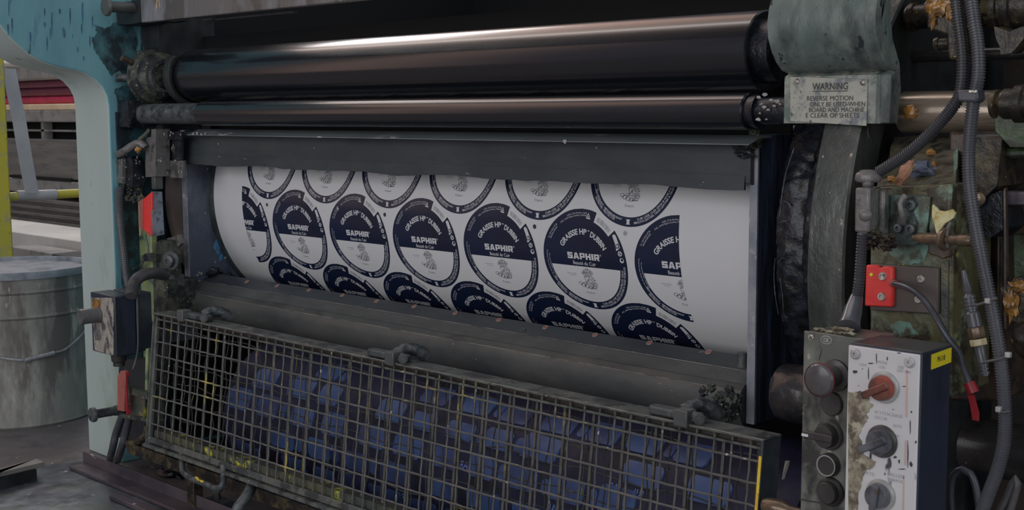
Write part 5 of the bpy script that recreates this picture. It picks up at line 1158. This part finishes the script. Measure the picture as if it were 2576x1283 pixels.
def oval(m, q, rx_, ry_, dep, n_=28): m.prism([q+Vector((rx_*math.cos(2*PI*i/n_), 0, ry_*math.sin(2*PI*i/n_))) for i in range(n_)], (0, -dep, 0))
oval(m, q, .0052, .0034, .0003); em = obj('emblem', m, 'ring', gb)
m = MB(); oval(m, q-YV*.0003, .0046, .0028, .0002); obj('emblem_field', m, 'grey_panel', em)
m = MB(); m.keep = True; m.text('CE', q-YV*.0007, XV, ZV, height=.003, bold=.03, depth=0); obj('emblem_lettering', m, 'ring', em)
slab('hanging_tab', [(2050, 872), (2060, 868), (2066, 880), (2060, 906), (2052, 904)], YG_-.0008, .0008, 'grey_panel', parent=gb, bev=.0002)
# emergency stop
eb = P(2104, 944, Y=YG_); eh = P(2056, 957, X=eb.x).y; eL = YG_-eh
es = obj('emergency_stop', MB().revolve(eb, -YV, [(0, .0125), (.003, .0125), (.004, .0085), (eL-.006, .0085), (eL-.006, .0122), (eL-.003, .0134), (eL-.0008, .0115), (eL+.0004, .006), (eL+.0006, 0)], 56), 'button_dirty', gb, angle=30)
lab(obj('red_rim', MB().revolve(eb, -YV, [(eL-.0042, .0130), (eL-.0032, .01365), (eL-.0024, .01345)], 56, cap=False), 'red_dark', es), 'worn red rim')
obj('collar', MB().revolve(eb, -YV, [(0, .0128), (.0022, .0128), (.0030, .0122), (.0030, .009)], 48), 'button_black', es)
onface(2094, 1015, YG_, [(0, .0098), (.0022, .0098), (.003, .009), (.003, 0)], 'button_black', 'blank_cap', gb, 44)
def selector(px, py, Y, rpx, hpx, hpy, ang, mm, ringm, par, ln=1.25, hw=.30, name='selector_knob', mark=None):
    b_ = P(px, py, Y=Y); dep = (b_-Vector((0, 0, HC))).dot(FWD); r_ = rpx*dep/FPX; Lk = Y-P(hpx, py, X=b_.x).y
    s = obj(name, MB().revolve(b_, -YV, [(0, r_*.92), (Lk*.75, r_*.86), (Lk*.85, r_*.80), (Lk*.85, 0)], 44), mm, par, angle=30)
    obj('bezel', MB().revolve(b_, -YV, [(0, r_*1.13), (.0015, r_*1.13), (.003, r_*1.02), (.003, r_*.9)], 44), ringm, s)
    u = Vector((math.cos(ang), 0, math.sin(ang))); v = Vector((-math.sin(ang), 0, math.cos(ang)))
    c_ = b_-YV*Lk*.98
    m = MB().obox(c_-u*r_*(ln-.9)*.5, u*r_*(.9+ln)/2, YV*Lk*.16, v*r_*hw); obj('grip', m, mm, s, bevel=r_*.10)
    if mark: obj('pointer_mark', MB().obox(c_-u*r_*(ln-.15)-YV*Lk*.165, u*r_*.28, YV*.0003, v*r_*.10), mark, s)
    return s
selector(2088, 1094, YG_, 34, 2068, 1097, .02, 'button_black', 'bezel_dark', gb, 1.5, .30, mark='white_ink')
b_ = onface(2088, 1168, YG_, [(0, .0098), (.005, .0094), (.006, .0088), (.006, 0)], 'bezel_dark', 'push_button', gb, 44)
obj('rim', MB().revolve(P(2088, 1168, Y=YG_)-YV*.0058, -YV, [(0, .0080), (.0007, .0086), (.0008, .0079), (.0002, .0076)], 44, cap=False), 'ring', b_)
obj('cap', MB().revolve(P(2088, 1168, Y=YG_)-YV*.0055, -YV, [(0, .0078), (.0006, .0074), (.0006, 0)], 44), 'button_black', b_)
b_ = onface(2092, 1236, YG_, [(0, .0118), (.003, .0116), (.004, .0105), (.004, 0)], 'button_black', 'push_button', gb, 44)
obj('cap', MB().revolve(P(2092, 1236, Y=YG_)-YV*.003, -YV, [(0, .0092), (.005, .0090), (.006, .0082), (.006, 0)], 44), 'button_black', b_)
obj('seam', MB().prism(Yp([(2012, 1254), (2110, 1272), (2110, 1276), (2012, 1258)], YG_-.0003), (0, .0004, 0)), 'black_ink', gb)
cg = P(2155, 746, Y=YH+.014); cb_ = P(2136, 822, Y=YG_+.022)
obj('cable_gland', MB().revolve(cg, cb_-cg, [(0, .0050), (.004, .0058), (.008, .0062), (.014, .0072), ((cb_-cg).length*.8, .0078), ((cb_-cg).length, .0092)], 24), 'conduit', gb)
m = MB()
for i in range(10): m.blob(P(random.uniform(2040, 2150), random.uniform(826, 838), Y=YG_+random.uniform(0, .02)), (.005, .004, .0012), .5, 3, 2, i)
obj('dirt_crust', m, 'panel_dirt', gb)

wx0, wx1 = P(2133, 868, Y=YW_).x, P(2316, 888, Y=YW_).x; wz = P(2225, 878, Y=YW_).z
wb = thing('control_box', ((wx0+wx1)/2, YW_+.025, 0), 'larger control box with scuffed white face, dark knobs and a yellow sticker', 'control box')
yb2 = P(2394, 864, X=wx1).y
obj('body', MB().box(wx0+.0005, wx1, YW_+.0022, yb2, .02, wz), 'box_side', wb, bevel=.0012)
obj('lid', MB().box(wx0+.0008, wx1-.0003, YW_+.003, yb2, wz-.0005, wz+.0012), 'box_top', wb, bevel=.0006)
obj('face', MB().box(wx0+.0004, wx1-.0006, YW_, YW_+.002, .03, wz-.0008), 'white_panel', wb, bevel=.0008)
obj('stand', MB().box(wx0+.012, wx1-.012, YW_+.01, yb2-.006, 0, .021), 'guard_side', wb)
st = obj('sticker', MB().prism([P(x, y, X=wx1+.0002) for x, y in ((2343, 892), (2393, 874), (2392, 911), (2342, 930))], (.0003, 0, 0)), 'sticker', wb)
m = MB(); m.keep = True; q = P(2368, 901, X=wx1+.0006); m.text('P6118', q, YV, ZV, height=.0042, width=.012, bold=.01, depth=.0001); obj('sticker_lettering', m, 'black_ink', st)
for x, y in ((2153, 890), (2289, 911)):
    s_ = onface(x, y, YW_, [(0, .0042), (.0012, .0042), (.0020, .0034), (.0024, .0030), (.0024, .0012), (.001, .0010), (.001, 0)], 'ring', 'screw', wb, 28)
selector(2226, 974, YW_, 36, 2207, 979, .50, 'knob_red', 'ring', wb, 1.35, .26)
selector(2220, 1110, YW_, 37, 2201, 1116, .52, 'knob_grey', 'bezel_dark', wb, 1.35, .26)
k3 = selector(2216, 1245, YW_, 36, 2198, 1251, 1.45, 'knob_grey', 'ring', wb, .95, .26)
q = P(2204, 1238, Y=YW_-.014); obj('orange_mark', MB().obox(q, XV*.0007, YV*.0004, ZV*.002), 'orange', k3)
m = MB(); rnd = random.Random(5)
edge = [(2134, 985), (2148, 988), (2160, 984), (2176, 990), (2190, 1000), (2186, 1012), (2196, 1022), (2186, 1034), (2180, 1040), (2186, 1052), (2176, 1066), (2166, 1080), (2160, 1096), (2170, 1120), (2172, 1142), (2186, 1150), (2204, 1162), (2196, 1176), (2178, 1182), (2170, 1200), (2166, 1224), (2158, 1250), (2160, 1290), (2128, 1290)]
e2 = []
for (x0, y0), (x1, y1) in zip(edge, edge[1:]):
    for k in range(5): e2.append((x0+(x1-x0)*k/5+rnd.uniform(-2.5, 2.5)*(k > 0), y0+(y1-y0)*k/5+rnd.uniform(-2.5, 2.5)*(k > 0)))
e2 = [(max(2134, x), y) for x, y in e2]
m.prism(Yp(e2, YW_-.0002), (0, -.0004, 0)); lab(obj('grime_patch', m, 'panel_dirt', wb), 'caked brown grime on the left of the white face')
m = MB()
for (x, y, w_, h_) in ((2205, 900, 2, 34), (2185, 940, 2, 40), (2232, 902, 3, 12), (2190, 914, 14, 4), (2262, 888, 12, 3), (2275, 972, 10, 3), (2293, 1036, 4, 6), (2290, 1075, 3, 50), (2284, 1140, 3, 80), (2292, 1168, 8, 16), (2304, 1112, 4, 10), (2150, 935, 14, 10), (2252, 1150, 10, 8), (2262, 1160, 5, 12), (2270, 1180, 22, 3), (2247, 1030, 4, 3), (2170, 928, 3, 3), (2160, 970, 3, 3), (2190, 1150, 6, 26), (2226, 1192, 3, 8), (2240, 1010, 14, 3)):
    n_ = 9; m.prism([P(x+w_*.5*math.cos(2*PI*i/n_)*rnd.uniform(.5, 1.2), y+h_*.5*math.sin(2*PI*i/n_)*rnd.uniform(.6, 1.1), Y=YW_-.0001) for i in range(n_)], (0, -.0003, 0))
lab(obj('scratches', m, 'black_ink', wb), 'black scratches and chips')
m = MB()
for (x, y0, y1, w_) in ((2281, 932, 1050, 3), (2278, 1108, 1170, 3), (2273, 1196, 1283, 2)): m.prism(Yp([(x-w_/2, y0), (x+w_/2+1, y0), (x+w_/2, y1), (x-w_/2-2, y1)], YW_-.0001), (0, -.0002, 0))
lab(obj('red_lines', m, 'red_mark', wb), 'faded red lines')
m = MB(); m.keep = True
for s_, xa_, xb_, y, h_ in (('MODE', 2208, 2232, 912, 8), ('ON', 2212, 2226, 924, 8), ('ON', 2258, 2272, 924, 8), ('OFF ON', 2256, 2290, 934, 8), ('OFF', 2162, 2180, 918, 7), ('N°2 ETACHAGE', 2200, 2270, 1042, 9), ('DECOR', 2200, 2232, 1052, 8), ('AUTO', 2246, 2268, 1072, 8), ('MANU', 2244, 2262, 1096, 7), ('PORTE', 2160, 2200, 1190, 8), ('BALLEN', 2232, 2274, 1196, 9), ('SERRAGE', 2232, 2270, 1208, 8)):
    txt(m, s_, xa_, xb_, y, h_, Y=YW_-.0003)
obj('lettering', m, 'grey_ink', wb)

# ================================================================== left end of the press, between frame and side plate
lp = thing('end_casting', (-2.0, 1.14, 0), 'olive painted end casting between the teal face and the side plate', 'casting')
yq = 1.115
x0_, x1_ = P(338, 600, Y=yq).x, P(392, 600, Y=yq).x
obj('olive_column', MB().box(max(x0_, XF+.004), P(380, 600, Y=yq).x, yq, yq+.012, .02, P(340, 500, Y=yq).z), 'olive_panel', lp, bevel=.002)
obj('cream_strip', MB().box(P(350, 550, Y=yq).x, P(353, 550, Y=yq).x, yq-.001, yq+.001, P(350, 592, Y=yq).z, P(350, 500, Y=yq).z), 'beige', lp)
obj('lower_block', MB().box(P(384, 720, Y=yq-.02).x, P(462, 720, Y=yq).x-.02, yq-.02, yq+.04, P(390, 800, Y=yq-.02).z, P(390, 703, Y=yq-.02).z), 'grease_olive', lp, bevel=.002)
m = MB().box(P(405, 720, Y=yq-.01).x, XPL-.014, yq-.0, yq+.03, P(405, 800, Y=yq-.01).z-.12, P(405, 706, Y=yq-.01).z); obj('dark_block', m, 'black', lp, bevel=.002)
# brown roll end
xbr0, xbr1 = -2.02, XPL-.0135
yfr = P(412, 520, X=-2.0).y
t_ = thing('roll_end', (-1.99, YC, ZC-.2), 'smooth brown roll end showing left of the blue stained plate', 'roller')
Rb = .252
obj('body', MB().revolve((xbr0, YC, ZC), XV, [(0, Rb-.04), (0, Rb-.003), (.003, Rb), (xbr1-xbr0, Rb), (xbr1-xbr0, Rb-.04)], 140), 'brown_roll', t_, angle=30)
# greasy blocks at the top
def lumpbox(name, pix, Y, dep, mm, par, size=.008, amp=.002, freq=60, seed=1, label=None, cat=None):
    m = MB().prism(Yp(pix, Y), (0, dep, 0)); m.lump(size, amp, freq, seed); o = obj(name, m, mm, par)
    return tag(o, label, cat) if par is None else o
sb = thing('stop_block', tuple(P(400, 450, Y=1.10)), 'grey clamped stop block with a bolt at the top left corner of the opening', 'block')
lumpbox('body', [(366, 345), (380, 345), (380, 325), (392, 325), (392, 444), (366, 446)], 1.10, .026, 'switch', sb, .01, .0008, 50, 2)
lumpbox('arm', [(420, 404), (460, 404), (460, 448), (420, 446)], 1.127, .004, 'switch', sb, .01, .0008, 50, 3)
lumpbox('top_bar', [(396, 330), (458, 332), (458, 352), (398, 350)], 1.122, .004, 'grease', sb, .008, .0015, 60, 4)
lumpbox('filler', [(420, 350), (456, 350), (456, 404), (420, 404)], 1.131, .005, 'black', sb, .01, .001, 60, 5)
q = P(388, 460, Y=1.105)
obj('bolt', MB().box(q.x-.006, q.x+.006, 1.103, 1.118, P(388, 476, Y=1.105).z, P(388, 444, Y=1.105).z), 'steel_bar', sb, bevel=.001)
q = P(438, 375, Y=1.118); obj('stud', MB().blob(q, (.004, .004, .007), .3, 2, 3, 2), 'grease_olive', sb)
m = MB()
for i in range(18): m.blob(P(random.uniform(375, 462), random.choice((336, 336, 400, 430))+random.uniform(-6, 6), Y=1.097+random.uniform(0, .01)), (.0011, .0008, random.uniform(.0006, .0026)), .5, 3, 1, i)
obj('paint_spatter', m, 'smear_white', sb)
gl = thing('greasy_valve', tuple(P(325, 480, Y=1.09)), 'grease caked valve with pipe stubs against the teal face', 'valve')
lumpbox('body', [(306, 400), (328, 394), (334, 412), (334, 470), (326, 482), (306, 474)], 1.085, .022, 'grease', gl, .006, .003, 70, 6)
m = MB().tube([P(300, 388, Y=1.08), P(318, 378, Y=1.08), P(334, 366, Y=1.085), P(352, 360, Y=1.09), P(366, 372, Y=1.095)], .0068, 12); m.lump(.005, .001, 90, 3); obj('pipe_bend', m, 'switch', gl)
m = MB(); m.blob(P(347, 378, Y=1.08), (.005, .004, .005), .4, 2, 3, 2); lab(obj('rust_spot', m, 'orange', gl), 'rusty orange fitting')
m = MB().tube([P(350, 352, Y=1.09), P(366, 338, Y=1.095), P(376, 326, Y=1.10)], .0035, 8); obj('small_pipe', m, 'grease_olive', gl)
lumpbox('left_arm', [(292, 402), (308, 398), (308, 462), (294, 460)], 1.08, .02, 'switch', gl, .006, .001, 60, 7)
m = MB()
for i, (x, y) in enumerate(((315, 486), (328, 480), (345, 490), (355, 498), (322, 498), (338, 502), (310, 470), (350, 482))): m.blob(P(x, y, Y=1.085), (.006, .005, .005), .6, 2.6, 3, i+3)
obj('grease_clumps', m, 'grease_olive', gl)
m = MB()
for i in range(26): m.blob(P(random.uniform(300, 362), random.uniform(385, 480), Y=1.079), (.0010, .0008, random.uniform(.0006, .0016)), .5, 3, 1, i+50)
obj('paint_spatter', m, 'smear_white', gl)
# upper red interlock switch
us = thing('interlock_switch', tuple(P(380, 595, Y=1.09)), 'upper red and grey interlock switch beside the brown roll end', 'switch')
obj('red_cover', MB().prism(Yp([(352, 508), (378, 485), (382, 484), (382, 592), (378, 594), (366, 582), (354, 574)], 1.078), (0, .004, 0)), 'red', us, bevel=.0006)
obj('worn_edge', MB().prism(Yp([(350, 506), (359, 500), (359, 576), (351, 572)], 1.0765), (0, .003, 0)), 'red_dull', us, bevel=.0004)
xx = P(382, 540, Y=1.078).x
obj('grey_body', MB().prism([Vector((xx, y, P(384, yy, Y=1.078).z)) for y, yy in ((1.078, 482), (1.098, 484), (1.0995, 592), (1.078, 596))], (.0005, 0, 0)), 'switch_light', us, bevel=.0015)
m = MB().tube([P(366, 590, Y=1.082), P(372, 615, Y=1.082), P(374, 640, Y=1.082)], .0012, 8); obj('lead', m, 'cable', us)
# clamp with hexagon bolt
cb2 = thing('bolted_clamp', tuple(P(430, 690, Y=1.10)), 'dark cast clamp with a large round bolt left of the side plate', 'clamp')
lumpbox('body', [(392, 612), (404, 602), (428, 606), (440, 640), (440, 690), (410, 684), (392, 672)], 1.108, .012, 'grease_olive', cb2, .008, .0015, 50, 8)
lumpbox('arm', [(410, 604), (450, 590), (456, 612), (440, 630)], 1.118, .006, 'switch', cb2, .01, .0012, 60, 9)
q = P(428, 656, Y=1.096)
obj('bolt', MB().revolve(q+YV*.002, -YV+XV*.35, [(0, .0165), (.002, .0165), (.003, .0155), (.003, .0105), (.009, .010), (.010, .008), (.010, .004), (.008, .0035), (.008, 0)], 32), 'steel_dark', cb2)
lumpbox('small_lug', [(354, 644), (366, 638), (392, 640), (392, 656), (358, 658)], 1.098, .012, 'grease_olive', cb2, .006, .001, 60, 10)
m = MB().tube([P(362, 654, Y=1.10), P(352, 668, Y=1.10), P(334, 678, Y=1.10)], .0018, 8); obj('thin_pipe', m, 'grease_olive', cb2)
lumpbox('lower_casting', [(418, 688), (452, 690), (454, 720), (424, 712)], 1.115, .008, 'steel_dark', cb2, .01, .0012, 60, 11)
# conduits on the left
tag(obj('corrugated_hose', MB().tube([P(x, y, Y=1.075) for x, y in ((303, 470), (300, 520), (303, 570), (310, 630), (317, 690), (322, 722))], .0068, 12, ribs=(.0035, .0009)), 'conduit'), 'corrugated hose running down beside the teal face on the left', 'hose')
m = MB().tube([P(x, y, Y=yv) for x, y, yv in ((330, 745, .99), (334, 718, 1.0), (350, 698, 1.02), (376, 688, 1.05), (402, 688, 1.08), (418, 690, 1.095))], .0095, 14)
tag(obj('pipe_elbow', m, 'cable_grey'), 'thick grey bent pipe above the junction box', 'pipe')

# junction box with a long push knob
XJ = -1.86
yj0 = P(287, 746, X=XJ).y; yj1 = P(341, 741, X=XJ).y; yj2 = P(381, 738, X=XJ).y
zj1 = P(287, 746, X=XJ).z; zj0 = P(275, 898, X=XJ-.01).z
xj0 = P(227, 744, Y=yj0).x
jb = thing('junction_box', ((xj0+XJ)/2, (yj0+yj2)/2, zj0), 'square junction box with peeling grey paint and a long push knob', 'junction box')
obj('cover', MB().box(xj0, XJ, yj0, yj1-.0005, zj0, zj1), 'box_side', jb, bevel=.002)
m = MB(); rnd = random.Random(9)
e3 = [(229, 748), (285, 750), (286, 800), (284, 830), (296, 860), (300, 886), (280, 894), (238, 880)]; e4 = []
for (xa_, ya_), (xb_, yb__) in zip(e3, e3[1:]+e3[:1]):
    for k in range(4): e4.append((xa_+(xb_-xa_)*k/4+rnd.uniform(-1, 1), ya_+(yb__-ya_)*k/4+rnd.uniform(-1, 1)))
pp = [P(min(x, 285), y, Y=yj0-.0006) for x, y in e4]
m.prism(pp, (0, .001, 0)); obj('grey_front', m, 'peel', jb)
obj('orange_patch', MB().prism(Yp([(231, 752), (253, 754), (252, 780), (248, 786), (233, 784)], yj0-.0012), (0, .0008, 0)), 'orange', jb)
m = MB().box(xj0+.004, XJ+.0, yj1+.0005, yj2, zj0+.003, zj1+.001); obj('base', m, 'guard_side', jb, bevel=.002)
kb = P(250, 792, Y=yj0); kh = P(200, 803, X=kb.x).y
kn = obj('push_knob', MB().revolve(kb, -YV, [(0, .0125), (.004, .0125), (.005, .0118), (kb.y-kh-.002, .0122), (kb.y-kh, .0112), (kb.y-kh, 0)], 36), 'cable_grey', jb, angle=30)
q = P(247, 842, Y=yj0-.001); obj('round_cap', MB().revolve(q, -YV, [(0, .0095), (.0012, .0090), (.0012, 0)], 28), 'switch', jb)
q = P(297, 905, Y=.985); obj('lower_gland', MB().revolve(Vector((q.x, (yj0+yj1)/2, zj0)), -ZV, [(0, .0125), (.006, .012), (.012, .0115), (.014, .009), (.02, .009)], 24), 'button_black', jb)
m = MB().tube([P(345, 745, X=XJ+.002), P(346, 800, X=XJ+.004), P(347, 870, X=XJ+.004), P(342, 905, X=XJ), P(334, 930, X=XJ)], .0016, 8); tag(obj('thin_wire', m, 'cable_grey'), 'thin grey wire running down the side of the junction box', 'wire')
m = MB().box(XJ-.05, XJ-.005, yj2-.002, yq+.002, zj0+.01, zj0+.04); obj('bracket', m, 'guard_side', jb)
# lower red switch
ls = thing('interlock_switch', tuple(P(312, 1050, Y=.985)), 'lower faded red interlock switch beside the wire guard', 'switch')
obj('red_front', MB().prism(Yp([(295, 948), (303, 933), (312, 932), (314, 945), (312, 1036), (295, 1032)], .975), (0, .006, 0)), 'red_dull', ls, bevel=.0008)
xk = P(313, 980, Y=.975).x
obj('side_body', MB().prism([Vector((xk, y, P(314, yy, Y=.975).z)) for y, yy in ((.976, 938), (.9835, 937), (.9835, 1043), (.976, 1044))], (.003, 0, 0)), 'red_dark', ls, bevel=.0008)
obj('grime_strip', MB().prism([Vector((xk+.0035, y, P(318, yy, Y=.975).z)) for y, yy in ((.979, 948), (.981, 948), (.981, 1030), (.979, 1030))], (.001, 0, 0)), 'grease_olive', ls)
m = MB().box(P(328, 985, Y=.99).x, XG0+.002, .985, .998, P(340, 992, Y=.99).z, P(340, 976, Y=.99).z); m.lump(.008, .001, 60, 3); obj('arm', m, 'grease_olive', ls)
slab('hinge_plate', [(326, 992), (364, 996), (362, 1050), (328, 1046)], .992, .006, 'ledge', parent=ls)
slab('hinge_foot', [(300, 1044), (372, 1052), (372, 1062), (300, 1052)], .986, .012, 'grease_olive', parent=ls)
slab('tall_strip', [(366, 878), (372, 876), (370, 1000), (364, 1000)], .995, .006, 'olive_panel', parent=ls, bev=.0004)
c_ = P(310, 1046, Y=.99)
for i, (xs_, lb) in enumerate((((308, 292, 284, 276), 'left one of two black pipes running down to the floor below the red switch'), ((326, 316, 306, 296), 'right one of two black pipes running down to the floor below the red switch'))):
    pts = [P(xs_[0], 1045, Y=1.0), P(xs_[1], 1090, Y=1.0), P(xs_[2], 1125, Y=1.0), P(xs_[3], 1158, Y=1.02)]
    tag(obj('floor_pipe', MB().tube(pts, .0062, 12), 'cable'), lb, 'pipe')
lumpbox('wall_clutter', [(300, 905), (385, 905), (372, 1120), (296, 1100)], 1.06, .03, 'black', None, .012, .001, 60, 12, 'black shadowed casting behind the lower red switch', 'casting')
# dark greasy mass behind upper bearing against the teal face
m = MB().box(XF+.005, -1.90, 1.09, 1.14, P(340, 60, Y=1.1).z, P(340, 5, Y=1.1).z); m.lump(.012, .004, 40, 4)
tag(obj('greasy_bracket', m, 'black'), 'black greasy bracket at the left end of the cross beam', 'bracket')
for o in list(bpy.data.objects):
    if '_o' in o: del o['_o']
